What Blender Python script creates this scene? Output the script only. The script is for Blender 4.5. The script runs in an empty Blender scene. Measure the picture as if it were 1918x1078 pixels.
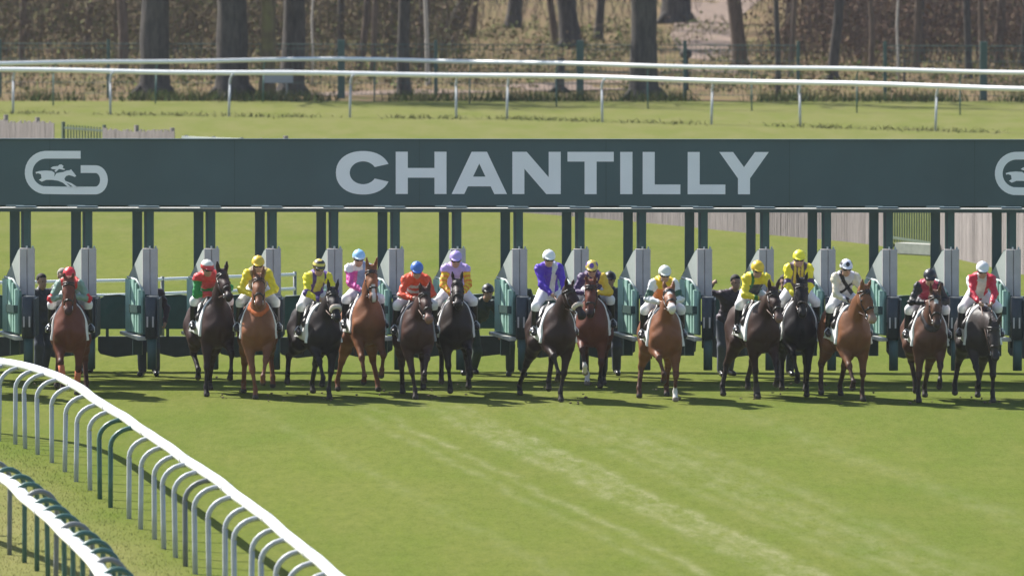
import bpy, bmesh, math, random
import numpy as np
from mathutils import Vector, Matrix
from mathutils.geometry import tessellate_polygon

random.seed(7)
rng = np.random.default_rng(11)
SC = bpy.context.scene
COL = SC.collection
R = math.radians

# ------------------------------------------------------------------ camera, sky, sun, exposure
cam_data = bpy.data.cameras.new("camera")
cam = bpy.data.objects.new("camera", cam_data)
COL.objects.link(cam)
cam.location = (0.0, 0.0, 11.0)
cam.rotation_euler = (R(90.0 - 2.974), 0.0, 0.0)
cam_data.sensor_width = 36.0
cam_data.lens = 375.4
cam_data.clip_start = 1.0
cam_data.clip_end = 4000.0
cam_data.dof.use_dof = True
cam_data.dof.focus_distance = 177.5
cam_data.dof.aperture_fstop = 3.8
SC.camera = cam

SUN_EL, SUN_AZ = 45.0, 40.0          # elevation; degrees behind the gate line, from the left
world = bpy.data.worlds.new("World")
SC.world = world
world.use_nodes = True
wn = world.node_tree
for n in list(wn.nodes):
    wn.nodes.remove(n)
sky = wn.nodes.new("ShaderNodeTexSky")
sky.sky_type = 'NISHITA'
sky.sun_disc = False
sky.sun_elevation = R(SUN_EL)
sky.sun_rotation = R(-(90.0 - SUN_AZ))
sky.air_density = 1.0
sky.dust_density = 1.0
bg = wn.nodes.new("ShaderNodeBackground")
bg.inputs[1].default_value = 0.098
wo = wn.nodes.new("ShaderNodeOutputWorld")
wn.links.new(sky.outputs[0], bg.inputs[0])
wn.links.new(bg.outputs[0], wo.inputs[0])

sun_data = bpy.data.lights.new("sun", 'SUN')
sun_data.energy = 5.0
sun_data.angle = R(0.53)
sun_data.color = (1.0, 0.965, 0.91)
sun = bpy.data.objects.new("sun", sun_data)
COL.objects.link(sun)
sun.location = (-60, 120, 80)
_sd = Vector((math.cos(R(SUN_AZ)) * math.cos(R(SUN_EL)), -math.sin(R(SUN_AZ)) * math.cos(R(SUN_EL)), -math.sin(R(SUN_EL))))
sun.rotation_euler = _sd.to_track_quat('-Z', 'Y').to_euler()

SC.view_settings.view_transform = 'Standard'
SC.view_settings.look = 'None'
SC.view_settings.gamma = 1.0
SC.view_settings.use_curve_mapping = False
SC.view_settings.exposure = 1.0

# ------------------------------------------------------------------ materials
MATS = {}
def _bsdf(name):
    m = bpy.data.materials.new(name)
    m.use_nodes = True
    return m, m.node_tree, m.node_tree.nodes["Principled BSDF"]

def mat(name, col, rough=0.6, var=0.15, scale=6.0, metal=0.0, spec=0.5, bump=0.0, stretch=None):
    """plain colour with a soft mottling, in object space"""
    if name in MATS:
        return MATS[name]
    m, nt, b = _bsdf(name)
    tc = nt.nodes.new("ShaderNodeTexCoord")
    src = tc.outputs["Object"]
    if stretch:
        mp = nt.nodes.new("ShaderNodeMapping")
        mp.inputs["Scale"].default_value = stretch
        nt.links.new(src, mp.inputs[0]); src = mp.outputs[0]
    no = nt.nodes.new("ShaderNodeTexNoise")
    no.inputs["Scale"].default_value = scale
    no.inputs["Detail"].default_value = 5.0
    nt.links.new(src, no.inputs["Vector"])
    mx = nt.nodes.new("ShaderNodeMix"); mx.data_type = 'RGBA'
    mx.inputs[6].default_value = tuple(max(0.0, c * (1 - var)) for c in col) + (1,)
    mx.inputs[7].default_value = tuple(min(1.0, c * (1 + var)) for c in col) + (1,)
    rp = nt.nodes.new("ShaderNodeMapRange")
    rp.inputs[1].default_value = 0.3; rp.inputs[2].default_value = 0.7
    nt.links.new(no.outputs[0], rp.inputs[0])
    nt.links.new(rp.outputs[0], mx.inputs[0])
    nt.links.new(mx.outputs[2], b.inputs["Base Color"])
    b.inputs["Roughness"].default_value = rough
    b.inputs["Metallic"].default_value = metal
    b.inputs["Specular IOR Level"].default_value = spec
    if bump:
        bp = nt.nodes.new("ShaderNodeBump")
        bp.inputs["Strength"].default_value = bump
        bp.inputs["Distance"].default_value = 0.02
        nt.links.new(no.outputs[0], bp.inputs["Height"])
        nt.links.new(bp.outputs[0], b.inputs["Normal"])
    MATS[name] = m
    return m

def mat_attr(name, rough=0.6, var=0.12, scale=9.0, spec=0.5, sheen=0.0, bump=0.0):
    """colour carried by the 'col' attribute (coat markings, silks), with fine mottling"""
    if name in MATS:
        return MATS[name]
    m, nt, b = _bsdf(name)
    at = nt.nodes.new("ShaderNodeAttribute"); at.attribute_name = "col"
    tc = nt.nodes.new("ShaderNodeTexCoord")
    no = nt.nodes.new("ShaderNodeTexNoise")
    no.inputs["Scale"].default_value = scale; no.inputs["Detail"].default_value = 4.0
    nt.links.new(tc.outputs["Object"], no.inputs["Vector"])
    rp = nt.nodes.new("ShaderNodeMapRange")
    rp.inputs[1].default_value = 0.3; rp.inputs[2].default_value = 0.7
    rp.inputs[3].default_value = 1 - var; rp.inputs[4].default_value = 1 + var
    nt.links.new(no.outputs[0], rp.inputs[0])
    mu = nt.nodes.new("ShaderNodeVectorMath"); mu.operation = 'SCALE'
    nt.links.new(at.outputs["Color"], mu.inputs[0]); nt.links.new(rp.outputs[0], mu.inputs["Scale"])
    nt.links.new(mu.outputs[0], b.inputs["Base Color"])
    b.inputs["Roughness"].default_value = rough
    b.inputs["Specular IOR Level"].default_value = spec
    if sheen:
        b.inputs["Sheen Weight"].default_value = sheen
    if bump:
        bp = nt.nodes.new("ShaderNodeBump")
        bp.inputs["Strength"].default_value = bump
        bp.inputs["Distance"].default_value = 0.03
        nt.links.new(no.outputs[0], bp.inputs["Height"])
        nt.links.new(bp.outputs[0], b.inputs["Normal"])
    MATS[name] = m
    return m

# ------------------------------------------------------------------ object helpers
def link(name, me, m=None, parent=None, loc=None):
    o = bpy.data.objects.new(name, me)
    COL.objects.link(o)
    if m is not None and me is not None and len(me.materials) == 0:
        me.materials.append(m)
    if parent is not None:
        o.parent = parent
    if loc is not None:
        o.location = loc
    return o

def tag(o, label=None, cat=None, group=None, kind=None):
    if label: o["label"] = label
    if cat: o["category"] = cat
    if group: o["group"] = group
    if kind: o["kind"] = kind
    return o

def empty(name, loc=(0, 0, 0), rz=0.0, label=None, cat=None, group=None):
    o = bpy.data.objects.new(name, None)
    COL.objects.link(o)
    o.empty_display_size = 0.3
    o.location = loc
    o.rotation_euler = (0, 0, rz)
    return tag(o, label, cat, group)

class MB:
    """collects simple solids into one mesh"""
    def __init__(s):
        s.v = []; s.f = []
    def add(s, vs, fs):
        n = len(s.v)
        s.v.extend([tuple(p) for p in vs]); s.f.extend([tuple(i + n for i in f) for f in fs])
        return s
    def box(s, c, d, rz=0.0, bev=0.0):
        cx, cy, cz = c; hx, hy, hz = d[0] / 2, d[1] / 2, d[2] / 2
        co, si = math.cos(rz), math.sin(rz)
        b = min(bev, hx * .9, hy * .9)
        if b > 0:   # rounded upright edges
            ring = []
            for (sx, sy, a0) in ((1, 1, 0), (-1, 1, 90), (-1, -1, 180), (1, -1, 270)):
                for k in range(3):
                    a = R(a0 + 45 * k)
                    ring.append((sx * (hx - b) + b * math.cos(a), sy * (hy - b) + b * math.sin(a)))
        else:
            ring = [(hx, hy), (-hx, hy), (-hx, -hy), (hx, -hy)]
        n = len(ring); vs = []
        for z in (-hz, hz):
            for (x, y) in ring:
                vs.append((cx + x * co - y * si, cy + x * si + y * co, cz + z))
        fs = [tuple(range(n - 1, -1, -1)), tuple(range(n, 2 * n))]
        fs += [(i, (i + 1) % n, n + (i + 1) % n, n + i) for i in range(n)]
        return s.add(vs, fs)
    def tube(s, pts, rad, sides=8, caps=True, squash=1.0):
        """swept tube; rad a number or list; squash scales the vertical radius"""
        pts = [Vector(p) for p in pts]; n = len(pts)
        rads = rad if isinstance(rad, (list, tuple)) else [rad] * n
        vs = []
        t0 = (pts[1] - pts[0]).normalized()
        up = Vector((0, 0, 1)) if abs(t0.z) < 0.9 else Vector((1, 0, 0))
        for i, p in enumerate(pts):
            t = (pts[min(i + 1, n - 1)] - pts[max(i - 1, 0)])
            t = t.normalized() if t.length > 1e-9 else t0
            a = up - t * up.dot(t)
            if a.length < 1e-4:
                a = Vector((1, 0, 0)) - t * t.x
            a.normalize(); up = a
            b = t.cross(a)
            for k in range(sides):
                an = 2 * math.pi * k / sides
                vs.append(p + a * (math.cos(an) * rads[i] * squash) + b * (math.sin(an) * rads[i]))
        fs = []
        for i in range(n - 1):
            for k in range(sides):
                k2 = (k + 1) % sides
                fs.append((i * sides + k, i * sides + k2, (i + 1) * sides + k2, (i + 1) * sides + k))
        if caps:
            fs.append(tuple(range(sides - 1, -1, -1)))
            fs.append(tuple((n - 1) * sides + k for k in range(sides)))
        return s.add(vs, fs)
    def poly(s, loops, thick, frame):
        """flat outline(s) extruded: loops of (u,v); frame(u,v,w)->xyz"""
        for lp in loops:
            n = len(lp)
            tri = tessellate_polygon([[Vector((u, v, 0)) for u, v in lp]])
            vs = [frame(u, v, 0) for u, v in lp] + [frame(u, v, thick) for u, v in lp]
            fs = [tuple(t) for t in tri] + [tuple(n + i for i in reversed(t)) for t in tri]
            fs += [(i, (i + 1) % n, n + (i + 1) % n, n + i) for i in range(n)]
            s.add(vs, fs)
        return s
    def mesh(s, name="mesh", smooth=False, recalc=True):
        me = bpy.data.meshes.new(name)
        me.from_pydata(s.v, [], s.f)
        if recalc:
            bm = bmesh.new(); bm.from_mesh(me)
            bmesh.ops.recalc_face_normals(bm, faces=bm.faces)
            bm.to_mesh(me); bm.free()
        if smooth:
            me.polygons.foreach_set("use_smooth", [True] * len(me.polygons))
        me.update()
        return me
    def build(s, name, m, parent=None, smooth=False, loc=None, recalc=True):
        return link(name, s.mesh(name, smooth, recalc), m, parent, loc)

def arr_mesh(name, V, F, smooth=False, col=None):
    """fast mesh from numpy arrays (F: n x 3 or n x 4)"""
    me = bpy.data.meshes.new(name)
    k = F.shape[1]
    me.vertices.add(len(V)); me.vertices.foreach_set("co", np.asarray(V, np.float32).ravel())
    me.loops.add(F.size); me.loops.foreach_set("vertex_index", F.astype(np.int32).ravel())
    me.polygons.add(len(F))
    me.polygons.foreach_set("loop_start", np.arange(0, F.size, k, dtype=np.int32))
    if smooth:
        me.polygons.foreach_set("use_smooth", np.ones(len(F), bool))
    me.update(calc_edges=True)
    if col is not None:
        at = me.color_attributes.new("col", 'FLOAT_COLOR', 'POINT')
        c4 = np.ones((len(V), 4), np.float32); c4[:, :3] = col
        at.data.foreach_set("color", c4.ravel())
    return me

# ------------------------------------------------------------------ organic bodies: blended volumes turned into one skin
class Field:
    def __init__(s, lo, hi, h):
        s.lo = np.array(lo, np.float32); s.h = h
        s.n = np.ceil((np.array(hi) - s.lo) / h).astype(int) + 1
        s.ax = [s.lo[i] + h * np.arange(s.n[i], dtype=np.float32) for i in range(3)]
        s.d = np.full(s.n, 9.0, np.float32)
    def copy(s):
        f = object.__new__(Field); f.lo, f.h, f.n, f.ax = s.lo, s.h, s.n, s.ax
        f.d = s.d.copy(); return f
    def _win(s, lo, hi):
        a = np.clip(np.floor((np.array(lo) - s.lo) / s.h).astype(int), 0, s.n)
        b = np.clip(np.ceil((np.array(hi) - s.lo) / s.h).astype(int) + 1, 0, s.n)
        sl = tuple(slice(a[i], b[i]) for i in range(3))
        X = s.ax[0][sl[0]][:, None, None]; Y = s.ax[1][sl[1]][None, :, None]; Z = s.ax[2][sl[2]][None, None, :]
        return sl, X, Y, Z
    def _blend(s, sl, d, k):
        o = s.d[sl]
        if o.size == 0: return
        hh = np.maximum(k - np.abs(o - d), 0) / k
        s.d[sl] = np.minimum(o, d) - hh * hh * (k * 0.25)
    def cone(s, a, b, ra, rb, k=0.04, n=None, q=1.0):
        """tapered limb; n,q: squash by q along unit vector n"""
        a = np.array(a, float); b = np.array(b, float)
        mg = max(ra, rb) + 0.09
        sl, X, Y, Z = s._win(np.minimum(a, b) - mg, np.maximum(a, b) + mg)
        px, py, pz = X - a[0], Y - a[1], Z - a[2]
        ba = b - a; L2 = max(float(ba @ ba), 1e-9)
        t = np.clip((px * ba[0] + py * ba[1] + pz * ba[2]) / L2, 0, 1)
        qx, qy, qz = px - t * ba[0], py - t * ba[1], pz - t * ba[2]
        rr = ra + (rb - ra) * t
        if n is not None and q != 1.0:
            w = (qx * n[0] + qy * n[1] + qz * n[2]) * (1 / q - 1)
            qx, qy, qz = qx + w * n[0], qy + w * n[1], qz + w * n[2]
            d = (np.sqrt(qx * qx + qy * qy + qz * qz) - rr) * (0.5 + 0.5 * q)
        else:
            d = np.sqrt(qx * qx + qy * qy + qz * qz) - rr
        s._blend(sl, d.astype(np.float32), k)
    def ell(s, c, r, k=0.05, M=None):
        c = np.array(c, float); mg = max(r) + 0.09
        sl, X, Y, Z = s._win(c - mg, c + mg)
        x, y, z = X - c[0], Y - c[1], Z - c[2]
        if M is not None:      # rows of M: local axes
            x, y, z = (M[0][0] * x + M[0][1] * y + M[0][2] * z, M[1][0] * x + M[1][1] * y + M[1][2] * z, M[2][0] * x + M[2][1] * y + M[2][2] * z)
        k0 = np.sqrt((x / r[0]) ** 2 + (y / r[1]) ** 2 + (z / r[2]) ** 2)
        k1 = np.sqrt((x / r[0] ** 2) ** 2 + (y / r[1] ** 2) ** 2 + (z / r[2] ** 2) ** 2) + 1e-6
        s._blend(sl, (k0 * (k0 - 1) / k1).astype(np.float32), k)
    def grid(s):
        return s.ax[0][:, None, None], s.ax[1][None, :, None], s.ax[2][None, None, :]
    def skin(s, d=None, relax=1):
        """surface nets"""
        d = s.d if d is None else d
        neg = d < 0
        n = neg.shape
        cnt = np.zeros((n[0] - 1, n[1] - 1, n[2] - 1), np.int8)
        cor = [(i, j, k) for i in (0, 1) for j in (0, 1) for k in (0, 1)]
        for (i, j, k) in cor:
            cnt += neg[i:n[0] - 1 + i, j:n[1] - 1 + j, k:n[2] - 1 + k]
        act = (cnt > 0) & (cnt < 8)
        ci = np.argwhere(act)
        if len(ci) == 0:
            return np.zeros((0, 3)), np.zeros((0, 4), int)
        idx = np.full(cnt.shape, -1, np.int64); idx[act] = np.arange(len(ci))
        cd = {c: d[ci[:, 0] + c[0], ci[:, 1] + c[1], ci[:, 2] + c[2]] for c in cor}
        acc = np.zeros((len(ci), 3)); w = np.zeros(len(ci))
        for a in cor:
            for ax in range(3):
                if a[ax] == 0:
                    b = list(a); b[ax] = 1; b = tuple(b)
                    da, db = cd[a], cd[b]
                    cr = (da < 0) != (db < 0)
                    t = np.where(cr, da / np.where(cr, da - db, 1), 0)
                    for q in range(3):
                        acc[:, q] += cr * (a[q] + (t if q == ax else 0))
                    w += cr
        V = s.lo + s.h * (ci + acc / w[:, None])
        FS = []
        for ax in range(3):
            u, v = (ax + 1) % 3, (ax + 2) % 3
            s0 = [slice(None)] * 3; s1 = [slice(None)] * 3
            s0[ax] = slice(0, n[ax] - 1); s1[ax] = slice(1, n[ax])
            for q in (u, v):
                s0[q] = slice(1, n[q] - 1); s1[q] = slice(1, n[q] - 1)
            A, B = neg[tuple(s0)], neg[tuple(s1)]
            for fl, msk in ((False, A & ~B), (True, ~A & B)):
                e = np.argwhere(msk)
                if len(e) == 0: continue
                e[:, u] += 1; e[:, v] += 1
                def at(du, dv):
                    c = e.copy(); c[:, u] -= du; c[:, v] -= dv
                    return idx[c[:, 0], c[:, 1], c[:, 2]]
                qd = np.stack([at(1, 1), at(0, 1), at(0, 0), at(1, 0)], 1)
                if fl: qd = qd[:, ::-1]
                FS.append(qd)
        F = np.concatenate(FS)
        for _ in range(relax):
            acc = np.zeros_like(V); w = np.zeros(len(V))
            for k in range(4):
                i, j = F[:, k], F[:, (k + 1) % 4]
                for q in range(3):
                    acc[:, q] += np.bincount(i, V[j, q], len(V)) + np.bincount(j, V[i, q], len(V))
                w += np.bincount(i, minlength=len(V)) + np.bincount(j, minlength=len(V))
            V = 0.5 * V + 0.5 * acc / np.maximum(w, 1)[:, None]
        return V, F

def seg_dist(V, a, b):
    a = np.array(a, float); b = np.array(b, float); ba = b - a
    t = np.clip(((V - a) @ ba) / max(ba @ ba, 1e-9), 0, 1)
    return np.linalg.norm(V - a - t[:, None] * ba, axis=1), t

def ik(a, c, l1, l2, bend):
    """middle joint between a and c, bent towards `bend`; c is pulled in when out of reach"""
    a = np.array(a, float); c = np.array(c, float); bend = np.array(bend, float)
    v = c - a; D = np.linalg.norm(v)
    if D > (l1 + l2) * 0.995:
        s_ = D / (l1 + l2) * 1.005
        l1, l2 = l1 * s_, l2 * s_
    u = v / D
    x = (l1 * l1 - l2 * l2 + D * D) / (2 * D)
    h = math.sqrt(max(l1 * l1 - x * x, 1e-6))
    p = bend - u * (bend @ u); p /= (np.linalg.norm(p) + 1e-9)
    return a + u * x + p * h
# ------------------------------------------------------------------ horses
M_COAT = mat_attr("horse_coat", rough=0.50, var=0.16, scale=4.5, spec=0.17, bump=0.4)
M_HAIR = mat("horse_hair", (0.018, 0.012, 0.010), 0.6, 0.3, 30)
M_HAIR_RED = mat("horse_hair_chestnut", (0.10, 0.035, 0.014), 0.6, 0.3, 30)
M_LEATHER = mat("dark_leather", (0.022, 0.014, 0.011), 0.45, 0.2, 20)
M_CLOTH = mat("white_saddle_cloth", (0.72, 0.71, 0.69), 0.85, 0.06, 14, bump=0.3)
M_CLOTH_GREY = mat("grey_saddle_cloth", (0.22, 0.22, 0.24), 0.85, 0.08, 14, bump=0.3)
M_WOOL = mat("sheepskin", (0.60, 0.50, 0.42), 0.95, 0.2, 60, bump=0.8)
M_ORANGE = mat("orange_felt", (0.50, 0.12, 0.03), 0.9, 0.1, 20)
M_REIN = mat("rein_leather", (0.10, 0.045, 0.025), 0.6, 0.2, 20)
M_EYE = mat("dark_eye", (0.008, 0.006, 0.005), 0.12, 0.0, 5)
M_STEEL = mat("stirrup_steel", (0.55, 0.55, 0.56), 0.3, 0.05, 10, metal=0.9)
M_BANDAGE = mat("orange_bandage", (0.50, 0.14, 0.06), 0.9, 0.15, 25)

def unit(v):
    v = np.array(v, float); return v / np.linalg.norm(v)

def cyl_patch(mb, a, b, ra, rb, sides=5):
    mb.tube([a, (np.array(a) + np.array(b)) / 2, b], [ra, (ra + rb) / 2, rb], sides)

def ball(mb, c, r, seg=8, rings=6):
    vs = []; fs = []
    r = r if isinstance(r, (tuple, list)) else (r, r, r)
    for i in range(rings + 1):
        th = math.pi * i / rings
        for k in range(seg):
            ph = 2 * math.pi * k / seg
            vs.append((c[0] + r[0] * math.sin(th) * math.cos(ph), c[1] + r[1] * math.sin(th) * math.sin(ph), c[2] + r[2] * math.cos(th)))
    for i in range(rings):
        for k in range(seg):
            k2 = (k + 1) % seg
            fs.append((i * seg + k, i * seg + k2, (i + 1) * seg + k2, (i + 1) * seg + k))
    mb.add(vs, fs)

def racehorse(S, label):
    root = empty("racehorse", (S["loc"][0], S["loc"][1], 0.0), R(-90 + S.get("yaw", 8)), label, "horse", "racehorses breaking from the stalls")
    dz = S.get("dz", -0.07); pit = R(S.get("pitch", 2.0))
    hipc = np.array([-1.05, 0, 1.15])
    cp, sp = math.cos(pit), math.sin(pit)
    def T(x, y, z):
        x -= hipc[0]; z -= hipc[2]
        return np.array([hipc[0] + x * cp - z * sp, y, hipc[2] + x * sp + z * cp + dz])
    def Tm():   # local axes for rotated ellipsoids
        return [[cp, 0, sp], [0, 1, 0], [-sp, 0, cp]]
    h = 0.021
    f = Field((-1.95, -0.62, -0.03), (1.30, 0.62, 2.45), h)
    M = Tm()
    g = S.get("girth", 1.0)
    # trunk
    f.ell(T(-0.44, 0, 1.19), (0.70, 0.285 * g, 0.37), 0.05, M)
    f.ell(T(-0.02, 0, 1.17), (0.34, 0.255 * g, 0.40), 0.08, M)
    f.ell(T(0.20, 0, 1.13), (0.19, 0.20, 0.22), 0.08, M)
    f.cone(T(-0.02, 0, 1.50), T(-0.55, 0, 1.46), 0.085, 0.13, 0.12)
    f.ell(T(-1.02, 0, 1.33), (0.42, 0.25, 0.25), 0.10, M)
    for s in (-1, 1):
        f.ell(T(0.06, s * 0.125, 1.20), (0.20, 0.122, 0.33), 0.07, M)
        f.ell(T(0.20, s * 0.105, 1.10), (0.13, 0.11, 0.15), 0.05, M)
        f.ell(T(-1.12, s * 0.135, 1.20), (0.30, 0.16, 0.34), 0.08, M)
    # neck and head
    na, ny = R(S.get("neck", 48)), R(S.get("neck_yaw", 0))
    N0 = T(0.06, 0, 1.34)
    nd = np.array([math.cos(na) * math.cos(ny), math.cos(na) * math.sin(ny), math.sin(na)])
    lat = np.array([-math.sin(ny), math.cos(ny), 0.0])
    nup = np.cross(nd, lat)
    if nup[2] < 0 and na < R(80): nup = -nup
    NL = 0.74 * S.get("neck_len", 1.0)
    N1 = N0 + nd * NL * 0.5 + nup * 0.03
    N2 = N0 + nd * NL
    f.cone(N0 - nd * 0.05, N1, 0.27, 0.165, 0.10, lat, 0.60)
    f.cone(N1, N2, 0.165, 0.115, 0.05, lat, 0.66)
    ha, hy = R(S.get("head", -52)), R(S.get("head_yaw", S.get("neck_yaw", 0)))
    hd = np.array([math.cos(ha) * math.cos(hy), math.cos(ha) * math.sin(hy), math.sin(ha)])
    hl = np.array([-math.sin(hy), math.cos(hy), 0.0])
    hn = unit(np.cross(hl, hd))                      # from forehead towards the jaw
    if ha > R(-89) and hn[2] > 0: hn = -hn
    MH = [list(hd), list(hl), list(hn)]
    P = lambda u, v=0.0, w=0.0: N2 + hd * u + hl * v + hn * w
    f.cone(P(0.0), P(0.26), 0.112, 0.088, 0.05, hl, 0.82)
    f.ell(P(0.15, 0, 0.075), (0.15, 0.078, 0.10), 0.05, MH)
    for s in (-1, 1):
        f.ell(P(0.14, s * 0.062, 0.06), (0.11, 0.035, 0.085), 0.03, MH)
        f.ell(P(0.165, s * 0.075, -0.02), (0.045, 0.025, 0.03), 0.03, MH)      # brow over the eye
        f.ell(P(0.50, s * 0.040, -0.005), (0.045, 0.026, 0.035), 0.03, MH)     # nostril
    f.cone(P(0.24, 0, 0.0), P(0.49, 0, 0.02), 0.086, 0.060, 0.05, hl, 0.84)
    f.ell(P(0.52, 0, 0.03), (0.055, 0.055, 0.062), 0.04, MH)
    f.ell(P(0.50, 0, 0.085), (0.045, 0.04, 0.030), 0.03, MH)                   # lower lip
    eback = S.get("ears", 0.0)
    for s in (-1, 1):
        e0 = P(-0.035, s * 0.062, -0.055)
        ed = unit(-hn * 0.75 - hd * (0.55 + eback) + hl * s * 0.12)
        f.cone(e0, e0 + ed * 0.10, 0.032, 0.030, 0.02)
        f.cone(e0 + ed * 0.09, e0 + ed * 0.19, 0.030, 0.010, 0.02)
    # legs
    legs = []
    def hoofprims(fet, hoof):
        f.ell(fet, (0.042, 0.040, 0.047), 0.03)
        f.cone(fet, fet + (hoof - fet) * 0.6, 0.033, 0.038, 0.03)
        f.cone(fet + (hoof - fet) * 0.62, hoof, 0.043, 0.057, 0.02)
    for i, s in ((0, -1), (1, 1)):
        hx, hz, *rest = S["fore"][i]
        hyy = rest[0] if rest else 0.15
        hoof = np.array([hx, s * hyy, hz + 0.035])
        fold = min(hz / 0.18, 1.0)
        fet = hoof + np.array([-0.065 + 0.14 * fold, 0, 0.125 - 0.02 * fold])
        elb = T(-0.02, s * 0.165, 0.93)
        f.cone(T(0.17, s * 0.15, 1.10), elb, 0.115, 0.105, 0.06)
        knee = ik(elb, fet, 0.43, 0.30, np.array([1.0, s * 0.08, 0.15]))
        f.cone(T(0.02, s * 0.16, 1.0), elb + (knee - elb) * 0.35, 0.110, 0.080, 0.05)
        f.cone(elb, knee, 0.095, 0.047, 0.05)
        f.ell(knee, (0.055, 0.051, 0.066), 0.03)
        f.cone(knee, fet, 0.037, 0.031, 0.03)
        hoofprims(fet, hoof)
        legs.append((knee, fet, hoof))
    for i, s in ((0, -1), (1, 1)):
        hx, hz, *rest = S["hind"][i]
        hyy = rest[0] if rest else 0.15
        hoof = np.array([hx, s * hyy, hz + 0.035])
        fold = min(hz / 0.25, 1.0)
        fet = hoof + np.array([-0.06 + 0.10 * fold, 0, 0.13])
        sti = T(-0.84 + 0.12 * (hx + 1.2), s * 0.19, 0.97)
        hip = T(-1.08, s * 0.15, 1.20)
        f.cone(hip, sti, 0.20, 0.145, 0.06)
        hock = ik(sti, fet, 0.52, 0.38, np.array([-1.0, 0, 0.12]))
        f.cone(T(-1.18, s * 0.15, 1.10), sti + (hock - sti) * 0.5, 0.17, 0.095, 0.06)
        f.cone(sti, hock, 0.135, 0.056, 0.05)
        f.ell(hock, (0.066, 0.052, 0.072), 0.03)
        f.cone(hock, fet, 0.046, 0.040, 0.03)
        hoofprims(fet, hoof)
        legs.append((hock, fet, hoof))
    gx, gy, gz = f.grid()
    ph = S["loc"][0] * 3.1
    f.d = f.d + (0.008 * np.sin(gx * 17 + 2.1 * np.sin(gz * 6 + ph)) * np.sin(gz * 13 + 9 * np.abs(gy) + ph) * np.clip((gz - 0.75) * 3, 0, 1)).astype(np.float32)
    f.d = f.d + (0.040 * np.exp(-(gy / 0.034) ** 2) * np.exp(-((gx - 0.36) / 0.14) ** 2) * np.exp(-((gz - 1.02 - dz) / 0.20) ** 2)).astype(np.float32)
    f.d = np.maximum(f.d, 0.002 - gz + 0 * gx + 0 * gy).astype(np.float32)
    V, F = f.skin()
    V[:, 2] = np.maximum(V[:, 2], 0.0)
    # coat
    coat = np.array(S["coat"]); pts = np.array(S.get("points", coat * 0.8))
    col = np.tile(coat, (len(V), 1))
    def lay(c, w):
        nonlocal col
        w = np.clip(w, 0, 1)[:, None]; col = col * (1 - w) + np.array(c) * w
    fl = (np.sin(V[:, 0] * 5.1 + 1.3) * np.sin(V[:, 2] * 6.3) * 0.08 + 1)
    col *= fl[:, None]
    for j, (k_, ft, hf) in enumerate(legs):
        d1, t1 = seg_dist(V, k_, ft)
        lay(pts, np.where(d1 < 0.085, 0.55 + 0.6 * t1, 0))
        d2, t2 = seg_dist(V, ft, hf + (0, 0, -0.03))
        sock = S.get("socks", "----")[j]
        lay((0.62, 0.58, 0.53) if sock == "w" else pts, np.where(d2 < 0.085, 1, 0))
        lay((0.05, 0.042, 0.036) if sock != "w" else (0.22, 0.18, 0.14), np.where((d2 < 0.09) & (t2 > 0.66), 1, 0))
    uu = (V - N2) @ hd; vv = np.abs((V - N2) @ hl); ww = (V - N2) @ hn
    onhead = (uu > -0.1) & (uu < 0.62) & (vv < 0.16) & (np.abs(ww) < 0.22)
    lay(S.get("muzzle", pts * 0.9 + 0.01), np.where(onhead, np.clip((uu - 0.40) * 9, 0, 0.85), 0))
    fm = S.get("face")
    if fm in ("star", "blaze", "snip"):
        wd = 0.035 if fm == "star" else 0.028
        u0, u1 = {"star": (0.06, 0.18), "blaze": (0.05, 0.46), "snip": (0.30, 0.60)}[fm]
        lay((0.60, 0.56, 0.52), np.where(onhead & (ww < 0.02) & (vv < wd) & (uu > u0) & (uu < u1), 1, 0))
    if fm == "star_snip":
        lay((0.60, 0.56, 0.52), np.where(onhead & (ww < 0.02) & (vv < 0.04) & (uu > 0.05) & (uu < 0.16), 1, 0))
        lay((0.62, 0.56, 0.52), np.where(onhead & (uu > 0.42), 1, 0))
    link("body", arr_mesh("horse_body", V, F, True, np.clip(col, 0, 1)), M_COAT, root)
    # eyes
    for s in (-1, 1):
        mb = MB(); ball(mb, P(0.165, s * 0.094, 0.005), 0.022); mb.build("eye", M_EYE, root, True)
    # mane, forelock, tail
    hair = M_HAIR_RED if S.get("red_mane") else M_HAIR
    mb = MB(); sd = S.get("mane_side", 1)
    for k in range(22):
        t = k / 21
        c = N0 * (1 - t) + N2 * t + nup * ((0.235 * (1 - t) + 0.105 * t) + 0.02 * math.sin(t * 3))
        if t < 0.5: c = c + nup * 0.03 * math.sin(t * 6.28)
        o = lat * sd * (0.075 + random.uniform(-.02, .02)) - nup * random.uniform(0.10, 0.16) - nd * random.uniform(0, .06)
        mb.tube([c - nup * 0.03, c + lat * sd * 0.035 + nup * 0.012, c + o], [0.022, 0.02, 0.006], 5)
    mb.build("mane", hair, root, True)
    mb = MB()
    for k in range(5):
        a = P(-0.03 + 0.004 * k, (k - 2) * 0.014, -0.095)
        mb.tube([a, a + hd * 0.08 - hn * 0.012, a + hd * 0.16 + hn * 0.012], [0.016, 0.014, 0.004], 5)
    mb.build("forelock", hair, root, True)
    mb = MB(); d0 = T(-1.40, 0, 1.42); sw = S.get("tail", 0.0)
    for k in range(11):
        a = random.uniform(-1, 1); b = random.uniform(-1, 1)
        mb.tube([d0 + (0.06, a * .02, 0), d0 + (-0.12, a * .04 + sw * .1, -0.04), d0 + (-0.22 + b * .03, a * .07 + sw * .3, -0.32),
                 d0 + (-0.22 + b * .05, a * .09 + sw * .45, -0.66 + b * .06)], [0.045, 0.04, 0.035, 0.008], 5)
    mb.build("tail", hair, root, True)
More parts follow.
